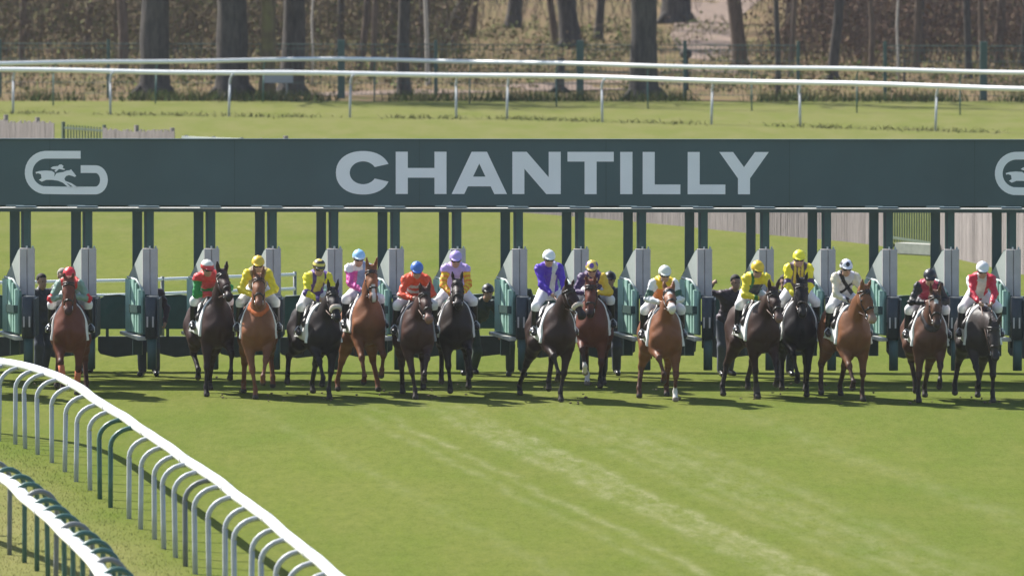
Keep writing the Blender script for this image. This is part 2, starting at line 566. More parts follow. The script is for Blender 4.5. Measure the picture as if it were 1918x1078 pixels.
    # tack, cut from the horse's own shape
    def shell(name, off, keep, m, relax=1):
        d = np.maximum(f.d - off, keep).astype(np.float32)
        V2, F2 = f.skin(d, relax)
        if len(F2): return link(name, arr_mesh(name, V2, F2, True), m, root)
    bx = (gx - hipc[0]) * cp + (gz - dz - hipc[2]) * sp + hipc[0]
    bz = -(gx - hipc[0]) * sp + (gz - dz - hipc[2]) * cp + hipc[2]
    one = 0 * gx + 0 * gy + 0 * gz
    slab = lambda q, c, w: np.abs(q - c) - w
    flare = 0.020 + 0.05 * np.clip(1.35 - bz, 0, 0.5)
    shell("saddle_cloth", flare, np.maximum(slab(bx, -0.36, 0.40), S.get("cloth_low", 1.02) - 0.12 * (bx + 0.36) - bz) + one, M_CLOTH_GREY if S.get("cloth") == "grey" else M_CLOTH)
    shell("girth", 0.014, np.maximum(slab(bx, -0.16, 0.045), bz - 1.12) + one, M_LEATHER)
    hx_ = (gx - N2[0]) * hd[0] + (gy - N2[1]) * hd[1] + (gz - N2[2]) * hd[2]
    hy_ = (gx - N2[0]) * hl[0] + (gy - N2[1]) * hl[1] + (gz - N2[2]) * hl[2]
    hz_ = (gx - N2[0]) * hn[0] + (gy - N2[1]) * hn[1] + (gz - N2[2]) * hn[2]
    near = np.maximum(np.maximum(np.abs(hx_ - 0.25) - 0.40, np.abs(hz_) - 0.24), np.abs(hy_) - 0.2)
    if S.get("noseband") == "wool":
        shell("sheepskin_noseband", 0.030, np.maximum(np.maximum(slab(hx_, 0.335, 0.035), hz_ - 0.07), near), M_WOOL)
    else:
        shell("noseband", 0.014, np.maximum(slab(hx_, 0.34, 0.020), near), M_LEATHER)
    shell("headpiece", 0.014, np.maximum(np.maximum(slab(hx_ + 0.35 * hz_, 0.005, 0.020), hz_ - 0.10), near), M_LEATHER)
    shell("browband", 0.014, np.maximum(np.maximum(slab(hx_, 0.075, 0.018), hz_ - 0.02), near), M_LEATHER)
    for s in (-1, 1):
        mb = MB(); mb.tube([P(0.05, s * 0.098, 0.0), P(0.22, s * 0.094, 0.055), P(0.43, s * 0.062, 0.05)], 0.010, 5)
        mb.build("cheek_strap", M_LEATHER, root, True)
        mb = MB(); c = P(0.435, s * 0.068, 0.05)
        mb.tube([c + hd * 0.03 * math.cos(a) + hn * 0.03 * math.sin(a) for a in np.linspace(0, 6.28, 11)], 0.007, 5)
        mb.build("bit_ring", M_STEEL, root, True)
    if S.get("breast"):
        dn = (gx - N0[0]) * nd[0] + (gy - N0[1]) * nd[1] + (gz - N0[2]) * nd[2]
        shell("breast_strap", 0.016, np.maximum(np.maximum(slab(dn, 0.20, 0.03), 0.0 - gx + 0.05), near * -1) + one, M_ORANGE if S["breast"] == "orange" else M_LEATHER)
    # saddle
    sf = Field((-0.95, -0.35, 1.0), (0.25, 0.35, 2.0), 0.02)
    sf.cone(T(-0.18, 0, 1.60), T(-0.55, 0, 1.575), 0.055, 0.06, 0.05, (0, 0, 1), 0.6)
    for s in (-1, 1):
        sf.cone(T(-0.25, s * 0.10, 1.585), T(-0.16, s * 0.30, 1.30), 0.085, 0.075, 0.05, (0, 1, 0), 0.45)
    V3, F3 = sf.skin(); link("saddle", arr_mesh("saddle", V3, F3, True), M_LEATHER, root)
    if S.get("bandage"):
        for (k_, ft, hf) in legs[:2]:
            mb = MB(); mb.tube([k_ * 0.85 + ft * 0.15, ft * 0.5 + k_ * 0.5, k_ * 0.08 + ft * 0.92], [0.056, 0.054, 0.054], 10)
            mb.build("leg_bandage", M_BANDAGE, root, True)
    return dict(root=root, T=T, N0=N0, nd=nd, lat=lat, nup=nup, P=P, yaw=root.rotation_euler[2], loc=S["loc"])

# ------------------------------------------------------------------ people
M_SKIN = mat("skin", (0.42, 0.24, 0.17), 0.55, 0.08, 12)
M_SILK = mat_attr("racing_silks", rough=0.5, var=0.10, scale=11.0, spec=0.35, bump=0.75)
M_CAP = mat_attr("cap_cover", rough=0.4, var=0.04, scale=12.0, spec=0.5)
M_BREECH = mat("white_breeches", (0.74, 0.73, 0.73), 0.7, 0.05, 12, bump=0.2)
M_BOOT = mat("black_boots", (0.012, 0.011, 0.011), 0.28, 0.1, 12)
M_GOGGLE = mat("smoked_goggles", (0.015, 0.017, 0.022), 0.15, 0.0, 5)
M_GLOVE = mat("gloves", (0.05, 0.045, 0.045), 0.7, 0.1, 12)
M_TROUSER = mat("navy_trousers", (0.040, 0.048, 0.075), 0.8, 0.15, 9, bump=0.3)
M_TROUSER_G = mat("green_trousers", (0.045, 0.068, 0.052), 0.8, 0.15, 9, bump=0.3)
M_HAIRMAN = {"grey": mat("grey_hair", (0.34, 0.31, 0.27), 0.9, 0.2, 40), "dark": mat("dark_hair", (0.02, 0.015, 0.012), 0.8, 0.2, 40)}

def person(base, rz, J, outfit, label, group, origin):
    """J: joints in a frame with +x the way the person faces; the figure is one skin, the clothes lie over it"""
    root = empty("person", base, rz, label, "person", group)
    og = np.array(origin, float)
    J = {k: np.array(v, float) for k, v in J.items()}
    allp = np.array([v for v in J.values()])
    lo, hi = allp.min(0) - 0.24, allp.max(0) + 0.24
    hv = 0.0135
    B = Field(lo, hi, hv)
    pel, nck, hc = J["pelvis"], J["neck"], J["head"]
    sp_ = unit(nck - pel)
    lat = unit(J["shR"] - J["shL"])
    front = unit(np.cross(lat, sp_))
    if front[0] < 0: front = -front
    hup = J.get("headup", np.array([0, 0, 1.0])); hup = unit(hup)
    hf = J.get("headfwd", np.array([1.0, 0, 0])); hf = unit(hf - hup * (hf @ hup)); hlat = np.cross(hup, hf)
    MHd = [list(hf), list(hlat), list(hup)]
    H = lambda a, b, c: hc + hf * a + hlat * b + hup * c
    chest = nck - sp_ * 0.16
    def torso(F_, o, k=0.06):
        F_.ell(pel, (0.115 + o, 0.155 + o, 0.12 + o), k, [list(front), list(lat), list(sp_)])
        F_.cone(pel, chest, 0.112 + o, 0.130 + o, k, front, 0.80)
        F_.ell(chest, (0.115 + o, 0.17 + o, 0.17 + o), k, [list(front), list(lat), list(sp_)])
        F_.cone(J["shL"], J["shR"], 0.062 + o, 0.062 + o, k)
    def arms(F_, o, cut=1.0):
        for s in "LR":
            F_.cone(J["sh" + s], J["el" + s], 0.055 + o, 0.042 + o, 0.05)
            w = J["el" + s] + (J["ha" + s] - J["el" + s]) * cut
            F_.cone(J["el" + s], w, 0.042 + o, 0.028 + o, 0.03)
    # skin
    torso(B, 0.0); arms(B, 0.0)
    B.cone(nck - sp_ * 0.05, hc - hup * 0.06, 0.060, 0.055, 0.04)
    B.ell(H(-0.012, 0, 0.035), (0.098, 0.076, 0.092), 0.03, MHd)
    B.ell(H(0.030, 0, -0.055), (0.062, 0.058, 0.062), 0.04, MHd)
    B.ell(H(0.062, 0, -0.095), (0.026, 0.026, 0.022), 0.03, MHd)
    B.cone(H(0.082, 0, 0.012), H(0.104, 0, -0.028), 0.012, 0.017, 0.02)
    for s in (-1, 1):
        B.ell(H(0.075, s * 0.030, 0.028), (0.016, 0.024, 0.012), 0.02, MHd)
        B.ell(H(-0.005, s * 0.078, -0.005), (0.020, 0.012, 0.034), 0.015, MHd)
    for s in "LR":
        sg = -1 if s == "L" else 1
        hip = pel + lat * sg * 0.085 - sp_ * 0.02
        J["hip" + s] = hip
        B.cone(hip, J["kn" + s], 0.090, 0.058, 0.05)
        B.cone(J["kn" + s], J["kn" + s] + (J["an" + s] - J["kn" + s]) * 0.35, 0.052, 0.046, 0.04)
        B.cone(J["kn" + s] + (J["an" + s] - J["kn" + s]) * 0.35, J["an" + s], 0.046, 0.032, 0.04)
        B.cone(J["an" + s], J["to" + s], 0.042, 0.030, 0.03)
        # hand: palm, four curled fingers, thumb from the side
        w = J["ha" + s]; fd = unit(w - J["el" + s]); pl = np.array([0, -sg, 0.0]); pl = unit(pl - fd * (pl @ fd)); ac = np.cross(fd, pl)
        B.ell(w + fd * 0.035, (0.046, 0.022, 0.040), 0.02, [list(fd), list(pl), list(ac)])
        for q in range(4):
            k0 = w + fd * 0.072 + ac * (q - 1.5) * 0.019
            k1 = k0 + fd * (0.026 - 0.004 * abs(q - 1.5)) + pl * 0.016
            B.cone(k0, k1, 0.0105, 0.010, 0.006); B.cone(k1, k1 + pl * 0.028 - fd * 0.018, 0.010, 0.009, 0.006)
        B.cone(w + fd * 0.020 + ac * 0.030, w + fd * 0.055 + ac * 0.048 + pl * 0.022, 0.013, 0.010, 0.01)
    V, F = B.skin(relax=1)
    link("body", arr_mesh("figure", V - og, F, True), outfit.get("skin", M_SKIN), root)
    # jacket
    Jk = Field(lo, hi, hv)
    torso(Jk, 0.022)
    Jk.cone(nck - sp_ * 0.06, nck + (hc - nck) * 0.25, 0.080, 0.068, 0.04)
    gx, gy, gz = Jk.grid()
    hem = (gx - pel[0]) * sp_[0] + (gy - pel[1]) * sp_[1] + (gz - pel[2]) * sp_[2]
    Jk.d = np.maximum(Jk.d, (-outfit.get("hem", 0.06) - hem)).astype(np.float32)
    arms(Jk, 0.016, 0.93)
    ph = base[0] * 5.3
    Jk.d = Jk.d + (0.0075 * np.sin(gz * 34 + 9 * np.sin(gy * 11 + ph) + ph) * np.sin(gx * 19 + gy * 23 + ph) + 0.004 * np.sin(gz * 71 + gy * 47 + ph)).astype(np.float32)
    V, F = Jk.skin()
    # silks pattern, by where on the jacket each point lies
    dt, tt = seg_dist(V, pel, nck)
    reg = np.full(len(V), -1); arm_t = np.zeros(len(V)); best = dt - 0.13
    for a_, s in enumerate("LR"):
        d1, t1 = seg_dist(V, J["sh" + s], J["el" + s]); d2, t2 = seg_dist(V, J["el" + s], J["ha" + s])
        da = np.minimum(d1 - 0.06, d2 - 0.05); ta = np.where(d1 < d2, t1 * 0.5, 0.5 + t2 * 0.5)
        side = ((V - nck) @ lat) * (-1 if s == "L" else 1)
        m_ = (da < best) & (side > 0.13) | (da < best - 0.02) & (side > 0.10)
        reg[m_] = a_; arm_t[m_] = ta[m_]; best = np.where(m_, da, best)
    u = (V - pel) @ lat; v = ((V - pel) @ sp_) / np.linalg.norm(nck - pel)
    fr = (V - pel) @ front
    col = outfit["paint"](reg, arm_t, u, v, fr)
    link(outfit.get("top_name", "silks"), arr_mesh("jacket", V - og, F, True, col), M_SILK, root)
    # breeches / trousers
    Bk = Field(lo, hi, hv); o = 0.013
    Bk.ell(pel - sp_ * 0.03, (0.115 + o, 0.152 + o, 0.115 + o), 0.05, [list(front), list(lat), list(sp_)])
    ct = outfit.get("boot_cut", 0.13)
    for s in "LR":
        kn, an = J["kn" + s], J["an" + s]
        Bk.cone(J["hip" + s], kn, 0.095 + o, 0.060 + o, 0.05)
        Bk.cone(kn, kn + (an - kn) * (ct + 0.02), 0.060 + o, 0.056 + o, 0.04)
        if ct > 0.6: Bk.cone(kn, an, 0.062 + o, 0.060, 0.04)
    V, F = Bk.skin()
    link(outfit.get("leg_name", "breeches"), arr_mesh("breeches", V - og, F, True), outfit.get("leg_mat", M_BREECH), root)
    for s in "LR":
        kn, an, to = J["kn" + s], J["an" + s], J["to" + s]
        pts_ = np.array([kn, an, to]); Bo = Field(pts_.min(0) - 0.12, pts_.max(0) + 0.12, hv)
        a0 = kn + (an - kn) * ct
        Bo.cone(a0, an, 0.070 if ct < 0.6 else 0.05, 0.048, 0.03)
        Bo.cone(an, to, 0.054, 0.042, 0.03)
        Bo.cone(an + (0, 0, -0.03), to + (0, 0, -0.005), 0.046, 0.036, 0.03)
        V, F = Bo.skin(); link("boot", arr_mesh("boot", V - og, F, True), outfit.get("boot_mat", M_BOOT), root)
    # headgear
    hg = outfit.get("headgear", "cap")
    if hg == "cap":
        C = Field(hc - 0.24, hc + 0.24, 0.0115)
        C.ell(H(-0.012, 0, 0.045), (0.130, 0.108, 0.112), 0.02, MHd)
        x, y, z = C.grid()
        hz_ = (x - hc[0]) * hup[0] + (y - hc[1]) * hup[1] + (z - hc[2]) * hup[2]
        hx_ = (x - hc[0]) * hf[0] + (y - hc[1]) * hf[1] + (z - hc[2]) * hf[2]
        C.d = np.maximum(C.d, 0.030 + 0.10 * (-hx_) * -1 - hz_ - 0.02).astype(np.float32)
        C.ell(H(0.105, 0, 0.040), (0.070, 0.085, 0.011), 0.012, [list(unit(hf - hup * 0.25)), list(hlat), list(unit(hup + hf * 0.25))])
        C.ell(H(-0.012, 0, 0.157), (0.018, 0.018, 0.012), 0.01, MHd)
        V, F = C.skin()
        q = V - hc
        col = outfit["cap"](q @ hf, q @ hlat, q @ hup)
        link("cap", arr_mesh("cap", V - og, F, True, col), M_CAP, root)
    elif hg in M_HAIRMAN:
        C = Field(hc - 0.2, hc + 0.2, 0.012)
        C.ell(H(-0.025, 0, 0.050), (0.104, 0.088, 0.098), 0.02, MHd)
        x, y, z = C.grid()
        hx_ = (x - hc[0]) * hf[0] + (y - hc[1]) * hf[1] + (z - hc[2]) * hf[2]
        hz_ = (x - hc[0]) * hup[0] + (y - hc[1]) * hup[1] + (z - hc[2]) * hup[2]
        C.d = np.maximum(C.d, np.minimum(hx_ - 0.01, 0.075 - hz_)).astype(np.float32)
        V, F = C.skin(); link("hair", arr_mesh("hair", V - og, F, True), M_HAIRMAN[hg], root)
    for s in (-1, 1):
        mb = MB(); ball(mb, H(0.080, s * 0.030, 0.012) - og, 0.011, 6, 4); mb.build("eye", M_EYE, root, True)
    if outfit.get("goggles", True):
        C = Field(hc - 0.16, hc + 0.16, 0.011)
        C.cone(H(0.078, -0.042, 0.008), H(0.078, 0.042, 0.008), 0.030, 0.030, 0.02)
        C.cone(H(0.070, 0.05, 0.01), H(0.0, 0.088, 0.012), 0.014, 0.012, 0.02)
        C.cone(H(0.070, -0.05, 0.01), H(0.0, -0.088, 0.012), 0.014, 0.012, 0.02)
        V, F = C.skin(); link("goggles", arr_mesh("goggles", V - og, F, True), M_GOGGLE, root)
    return root

def flat(c):
    return lambda a, b, d: np.tile(np.array(c, float), (len(a), 1))

def jockey(Hs, S, outfit, label):
    T = Hs["T"]
    ht = S["top"]; hy = S.get("hy", 0.0)
    og = T(-0.42, 0, 1.55)
    up = S.get("up", 0.20) + 0.085
    pel = T(-0.61 + S.get("px", 0), hy * 0.25, 1.52 + up)
    cz = ht - 0.235
    dzc = min(max(cz - pel[2], 0.12), 0.50)
    dx = math.sqrt(0.56 ** 2 - dzc ** 2)
    nck = np.array([pel[0] + dx, hy * 0.8, pel[2] + dzc])
    hfw = unit((1.0, S.get("look", 0.0), -0.26 - S.get("nod", 0.0)))
    hd = np.array([nck[0] + 0.165, hy, ht - 0.158])
    roll = S.get("roll", 0.0)
    latv = unit((0, 1.0, roll))
    sh = nck - unit(nck - pel) * 0.055 + np.array([0.05, 0, -0.045])
    J = dict(pelvis=pel, neck=nck, head=hd, headfwd=hfw, headup=(0.20 + S.get("nod", 0) * .7, 0, 1.0))
    nb = Hs["N0"] + Hs["nd"] * S.get("grip", 0.24) + Hs["nup"] * 0.235
    for s, sg in (("L", -1), ("R", 1)):
        J["sh" + s] = sh + latv * sg * 0.163
        ha = nb + np.array([0, sg * S.get("hands", 0.085), 0.02]) + (S.get("lh", (0, 0, 0)) if s == "L" else S.get("rh", (0, 0, 0)))
        # keep the wrist within reach
        v = ha - J["sh" + s]; D = np.linalg.norm(v)
        if D > 0.53: ha = J["sh" + s] + v * (0.53 / D)
        J["ha" + s] = ha
        J["el" + s] = ik(J["sh" + s], ha, 0.285, 0.265, np.array([-0.35, sg * 0.9, -0.5]))
        hip = pel + np.array([0, sg * 0.085, -0.02])
        an = T(-0.42 + S.get("fx", 0), sg * 0.325, 1.19 + S.get("stir", 0.0))
        J["an" + s] = an
        J["kn" + s] = ik(hip, an, 0.42, 0.41, np.array([1.0, sg * 0.45, 0.35]))
        J["to" + s] = an + np.array([0.15, sg * 0.03, -0.045])
    ry = Hs["yaw"]; lx, ly = Hs["loc"]
    co, si = math.cos(ry), math.sin(ry)
    base = (lx + og[0] * co - og[1] * si, ly + og[0] * si + og[1] * co, og[2])
    p = person(base, ry, J, outfit, label, "jockeys", og)
    # reins and stirrups belong to the horse's tack
    for s, sg in (("L", -1), ("R", 1)):
        mb = MB()
        b = Hs["P"](0.435, sg * 0.075, 0.05); h_ = J["ha" + s] + unit(J["ha" + s] - J["el" + s]) * 0.05
        mid = (b + h_) / 2 + np.array([0, 0, -0.05])
        mb.tube([b, mid, h_], 0.011, 5); mb.build("rein", M_REIN, Hs["root"], True)
        an, to = J["an" + s], J["to" + s]
        c = an + (to - an) * 0.62
        mb = MB()
        mb.tube([c + (0, -0.065, -0.05), c + (0, -0.06, 0.03), c + (-0.01, 0, 0.10), c + (0, 0.06, 0.03), c + (0, 0.065, -0.05), c + (0, -0.065, -0.05)], 0.010, 5)
        mb.build("stirrup_iron", M_STEEL, Hs["root"], True)
        mb = MB(); mb.tube([c + (-0.01, 0, 0.10), T(-0.25, sg * 0.29, 1.36), T(-0.27, sg * 0.16, 1.57)], 0.012, 5)
        mb.build("stirrup_leather", M_LEATHER, Hs["root"], True)
    return p
# ------------------------------------------------------------------ ground
def turf_material(blades=False):
    m, nt, b = _bsdf("grass_blades" if blades else "mown_turf")
    N, L = nt.nodes.new, nt.links.new
    geo = N("ShaderNodeNewGeometry")
    sep = N("ShaderNodeSeparateXYZ"); L(geo.outputs["Position"], sep.inputs[0])
    def math_(op, a, b_=None, c=None):
        n = N("ShaderNodeMath"); n.operation = op
        for i, q in enumerate((a, b_, c)):
            if q is None: continue
            if isinstance(q, (int, float)): n.inputs[i].default_value = q
            else: L(q, n.inputs[i])
        return n.outputs[0]
    def noise(scale, detail=4.0, stretch=(1, 1, 1), rough=0.55):
        mp = N("ShaderNodeMapping"); mp.inputs["Scale"].default_value = stretch
        L(geo.outputs["Position"], mp.inputs[0])
        n = N("ShaderNodeTexNoise"); n.inputs["Scale"].default_value = scale
        n.inputs["Detail"].default_value = detail; n.inputs["Roughness"].default_value = rough
        L(mp.outputs[0], n.inputs["Vector"]); return n.outputs[0]
    def ramp(v, lo, hi):
        n = N("ShaderNodeMapRange"); n.inputs[1].default_value = lo; n.inputs[2].default_value = hi
        L(v, n.inputs[0]); return n.outputs[0]
    def mix(f, a, c):
        n = N("ShaderNodeMix"); n.data_type = 'RGBA'
        L(f, n.inputs[0])
        for i, q in ((6, a), (7, c)):
            if isinstance(q, tuple): n.inputs[i].default_value = q + (1,)
            else: L(q, n.inputs[i])
        return n.outputs[2]
    X, Y = sep.outputs[0], sep.outputs[1]
    big = ramp(noise(0.22, 4.0, (1, .20, 1)), 0.40, 0.62)
    mid = ramp(noise(1.1, 5.0, (1, .22, 1)), 0.34, 0.66)
    fine = ramp(noise(6.0, 8.0, (1, .18, 1), 0.85), 0.38, 0.62)
    blade = ramp(noise(28.0, 4.0, (1, .14, 1), 0.8), 0.38, 0.64)
    c = mix(big, (0.090, 0.128, 0.020), (0.124, 0.149, 0.028))
    c = mix(math_('MULTIPLY', mid, 0.70), c, (0.146, 0.152, 0.041))
    c = mix(math_('MULTIPLY', fine, 0.75), c, (0.070, 0.095, 0.016))
    c = mix(math_('MULTIPLY', blade, 0.34), c, (0.160, 0.168, 0.060))
    # old wheel tracks where the stalls are towed along the course
    u = math_('ADD', X, math_('MULTIPLY', math_('SUBTRACT', Y, 154.5), 0.1403))
    wob = math_('MULTIPLY', math_('SUBTRACT', noise(0.25, 2.0), 0.5), 0.55)
    u = math_('ADD', u, wob)
    tr = None
    for (u0, w, a) in ((1.92, 0.15, 1.0), (1.68, 0.20, 0.8), (1.36, 0.18, 0.85), (0.45, 0.11, 0.75), (0.02, 0.12, 0.45), (3.60, 0.27, 0.6), (3.15, 0.18, 0.5), (2.75, 0.15, 0.4), (4.2, 0.21, 0.4), (-1.5, 0.18, 0.3), (6.3, 0.30, 0.35)):
        g = math_('MULTIPLY', math_('SUBTRACT', u, u0), 1.0 / w)
        g = math_('MULTIPLY', math_('POWER', 2.718, math_('MULTIPLY', math_('MULTIPLY', g, g), -1.0)), a)
        tr = g if tr is None else math_('MAXIMUM', tr, g)
    str_ = ramp(noise(3.2, 7.0, (1.0, .16, 1), 0.8), 0.40, 0.66)
    fade = math_('MULTIPLY', ramp(Y, 180.0, 167.0), 1.0)
    tr = math_('MULTIPLY', math_('MULTIPLY', tr, str_), fade)
    c = mix(math_('MULTIPLY', tr, 0.80), c, (0.235, 0.235, 0.125))
    # drier, yellower grass behind the stalls and between the rails on the near left
    far = ramp(Y, 204.0, 273.0)
    c = mix(math_('MULTIPLY', far, 0.60), c, mix(mid, (0.134, 0.142, 0.046), (0.168, 0.158, 0.070)))
    lft = ramp(math_('ADD', X, math_('MULTIPLY', Y, 0.1474)), 16.5, 15.6)
    near = ramp(Y, 169.0, 162.0)
    c = mix(math_('MULTIPLY', math_('MULTIPLY', lft, near), math_('ADD', math_('MULTIPLY', mid, 0.45), 0.50)), c, (0.180, 0.172, 0.066))
    L(c, b.inputs["Base Color"])
    b.inputs["Roughness"].default_value = 0.85
    b.inputs["Specular IOR Level"].default_value = 0.0
    bp = N("ShaderNodeBump"); bp.inputs["Strength"].default_value = 0.22; bp.inputs["Distance"].default_value = 0.03
    hsum = math_('ADD', math_('MULTIPLY', fine, 0.8), math_('MULTIPLY', blade, 0.5))
    L(hsum, bp.inputs["Height"]); L(bp.outputs[0], b.inputs["Normal"])
    if blades:      # thin leaves let light through
        at = N("ShaderNodeAttribute"); at.attribute_name = "col"
        mu = N("ShaderNodeVectorMath"); mu.operation = 'MULTIPLY'; L(c, mu.inputs[0]); L(at.outputs["Color"], mu.inputs[1])
        L(mu.outputs[0], b.inputs["Base Color"])
        up = N("ShaderNodeVectorMath"); up.operation = 'MULTIPLY_ADD'
        L(geo.outputs["Normal"], up.inputs[0]); up.inputs[1].default_value = (.22, .22, .22); up.inputs[2].default_value = (0, 0, 1.0)
        nrm = N("ShaderNodeVectorMath"); nrm.operation = 'NORMALIZE'; L(up.outputs[0], nrm.inputs[0])
        L(nrm.outputs[0], b.inputs["Normal"])
        tl = N("ShaderNodeBsdfTranslucent"); L(mu.outputs[0], tl.inputs[0])
        ms = N("ShaderNodeMixShader"); ms.inputs[0].default_value = .5
        L(b.outputs[0], ms.inputs[1]); L(tl.outputs[0], ms.inputs[2])
        L(ms.outputs[0], nt.nodes["Material Output"].inputs["Surface"])
    return m

def sheet(name, x0, x1, y0, y1, nx, ny, zf, m):
    xs = np.linspace(x0, x1, nx); ys = np.linspace(y0, y1, ny)
    Xg, Yg = np.meshgrid(xs, ys, indexing='ij')
    V = np.stack([Xg, Yg, zf(Xg, Yg)], -1).reshape(-1, 3)
    i, j = np.meshgrid(np.arange(nx - 1), np.arange(ny - 1), indexing='ij')
    a = (i * ny + j).ravel()
    F = np.stack([a, a + ny, a + ny + 1, a + 1], 1)
    o = link(name, arr_mesh(name, V, F, True), m)
    return tag(o, kind="structure")

WOOD_EDGE = 319.3
def litter_material():
    m, nt, b = _bsdf("leaf_litter")
    N, L = nt.nodes.new, nt.links.new
    geo = N("ShaderNodeNewGeometry")
    def noise(scale, st, det=5.0):
        mp = N("ShaderNodeMapping"); mp.inputs["Scale"].default_value = st; L(geo.outputs["Position"], mp.inputs[0])
        n = N("ShaderNodeTexNoise"); n.inputs["Scale"].default_value = scale; n.inputs["Detail"].default_value = det; n.inputs["Roughness"].default_value = .65
        L(mp.outputs[0], n.inputs["Vector"])
        r = N("ShaderNodeMapRange"); r.inputs[1].default_value = .36; r.inputs[2].default_value = .64; L(n.outputs[0], r.inputs[0]); return r.outputs[0]
    def mix(f, a, c):
        n = N("ShaderNodeMix"); n.data_type = 'RGBA'; L(f, n.inputs[0])
        for i, q in ((6, a), (7, c)):
            if isinstance(q, tuple): n.inputs[i].default_value = q + (1,)
            else: L(q, n.inputs[i])
        return n.outputs[2]
    c = mix(noise(.45, (1, .16, 1)), (0.100, 0.068, 0.046), (0.200, 0.148, 0.078))
    c = mix(noise(.8, (1, .12, 1)), c, (0.105, 0.115, 0.042))
    c = mix(noise(3.5, (1, .2, 1), 7.0), c, (0.155, 0.105, 0.070))
    L(c, b.inputs["Base Color"]); b.inputs["Roughness"].default_value = .95; b.inputs["Specular IOR Level"].default_value = 0.0
    return m
M_LITTER = litter_material()
M_SAND = mat("sandy_ride", (0.175, 0.128, 0.098), 0.95, 0.35, 1.2, spec=0.1, bump=0.5)
M_TURF = turf_material()
bumpy = lambda X, Y: 0.05 * np.sin(X * 0.9 + 0.17 * Y) * np.sin(Y * 0.28) * np.clip((Y - 320) / 10, 0, 1)
sheet("ground", -900, 900, -300, 2500, 40, 60, lambda X, Y: 0 * X - 0.06, M_LITTER)
sheet("woodland_floor", -90, 90, 317.0, 560.0, 120, 160, lambda X, Y: bumpy(X, Y) - 0.012, M_LITTER)
sheet("racecourse_turf", -90, 90, 20.0, WOOD_EDGE, 2, 2, lambda X, Y: 0 * X, M_TURF)

def turf_blades(n):
    """longer, drier blades beside and between the near rails"""
    y = rng.uniform(104, 172, n); x = rng.uniform(-13.5, -0.2, n)
    side = x + np.interp(y, [118, 135, 150, 160, 164, 168, 172], [1.62, 3.55, 5.45, 6.75, 7.4, 9.0, 12.4])
    keep = side < rng.uniform(-.35, .30, n)
    x, y = x[keep], y[keep]; n = len(x)
    w = rng.uniform(.005, .010, n); h = rng.uniform(.008, .024, n)
    h = h * 1.6
    a = rng.uniform(0, 6.283, n); ln = rng.uniform(.2, 1.1, n) * h; b = rng.uniform(0, 6.283, n)
    tx, ty = x + ln * np.cos(b), y + ln * np.sin(b)
    V = np.empty((n, 3, 3), np.float32)
    V[:, 0] = np.stack([x - w * np.cos(a), y - w * np.sin(a), 0 * x - .004], 1)
    V[:, 1] = np.stack([x + w * np.cos(a), y + w * np.sin(a), 0 * x - .004], 1)
    V[:, 2] = np.stack([tx, ty, h], 1)
    t = rng.uniform(.98, 1.28, (n, 1)) * np.array([1, 1, 1.0]) * np.where(rng.uniform(0, 1, (n, 1)) < .06, np.array([[1.5, 1.25, 1.5]]), 1.0)
    o = link("rough_grass", arr_mesh("turf_grass", V.reshape(-1, 3), np.arange(n * 3).reshape(-1, 3), False, np.repeat(t, 3, 0)), turf_material(True))
    return tag(o, "longer dry grass beside and between the near rails", "grass", None, "stuff")
turf_blades(130000)

def ribbon(name, pts, w, z, m, kind="structure"):
    mb = MB(); vs = []; fs = []
    n = len(pts)
    for i, (x, y) in enumerate(pts):
        a = Vector(pts[min(i + 1, n - 1)]) - Vector(pts[max(i - 1, 0)]); a.normalize()
        nn = Vector((-a.y, a.x)); ww = w[i] if isinstance(w, (list, tuple)) else w
        for t in (-1, -.33, .33, 1):
            q = Vector((x, y)) + nn * (ww / 2 * t)
            vs.append((q.x, q.y, z(q.x, q.y)))
    for i in range(n - 1):
        for k in range(3):
            fs.append((i * 4 + k, i * 4 + k + 1, i * 4 + k + 5, i * 4 + k + 4))
    mb.add(vs, fs)
    return tag(mb.build(name, m, smooth=True), kind=kind)
zf = lambda x, y: float(bumpy(np.array(x), np.array(y))) + 0.004
ribbon("sandy_path", [(-6.5, 324.73), (-2, 328.36), (1.5, 331.82), (4.5, 338.18), (6.4, 349.09), (7.0, 363.64), (6.8, 385.45), (7.5, 410.91), (9, 445.45), (10, 509.09)], [2.2, 4.2, 5.0, 4.0, 2.6, 2.2, 2.2, 2.4, 3.0, 3.0], zf, M_SAND)

# ------------------------------------------------------------------ starting gate
GREEN_D = mat("dark_green_enamel", (0.032, 0.066, 0.070), 0.5, 0.12, 3.0)
GREEN_P = mat("post_green_enamel", (0.030, 0.078, 0.072), 0.45, 0.15, 4.0)
GREEN_M = mat("sunlit_mint_panel", (0.330, 0.520, 0.430), 0.6, 0.12, 5.0)  # sunlit door leaves: the sunlight is put into the bright mint colour
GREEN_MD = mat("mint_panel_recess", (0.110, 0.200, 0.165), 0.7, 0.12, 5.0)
GREEN_T = mat("teal_padding", (0.040, 0.085, 0.070), 0.6, 0.12, 5.0)
PADDING = mat("black_green_padding", (0.034, 0.044, 0.050), 0.6, 0.2, 6.0, bump=0.2)
PAD_GREY = mat("grey_padding", (0.50, 0.452, 0.435), 0.75, 0.06, 8.0, bump=0.2)
PAD_PALE = mat("pale_green_grey_board", (0.36, 0.40, 0.365), 0.75, 0.06, 5.0)
LEDGE = mat("sunlit_pale_ledge", (0.74, 0.70, 0.62), 0.5, 0.12, 9.0)  # pale colour carries the sun on the beam ledge and running boards
RIM = mat("pale_rim", (0.40, 0.45, 0.42), 0.55, 0.1, 9.0)
LETTER = mat("white_vinyl", (0.84, 0.84, 0.86), 0.5, 0.03, 2.0)
BOARD = mat("banner_green", (0.050, 0.090, 0.098), 0.5, 0.12, 0.7)

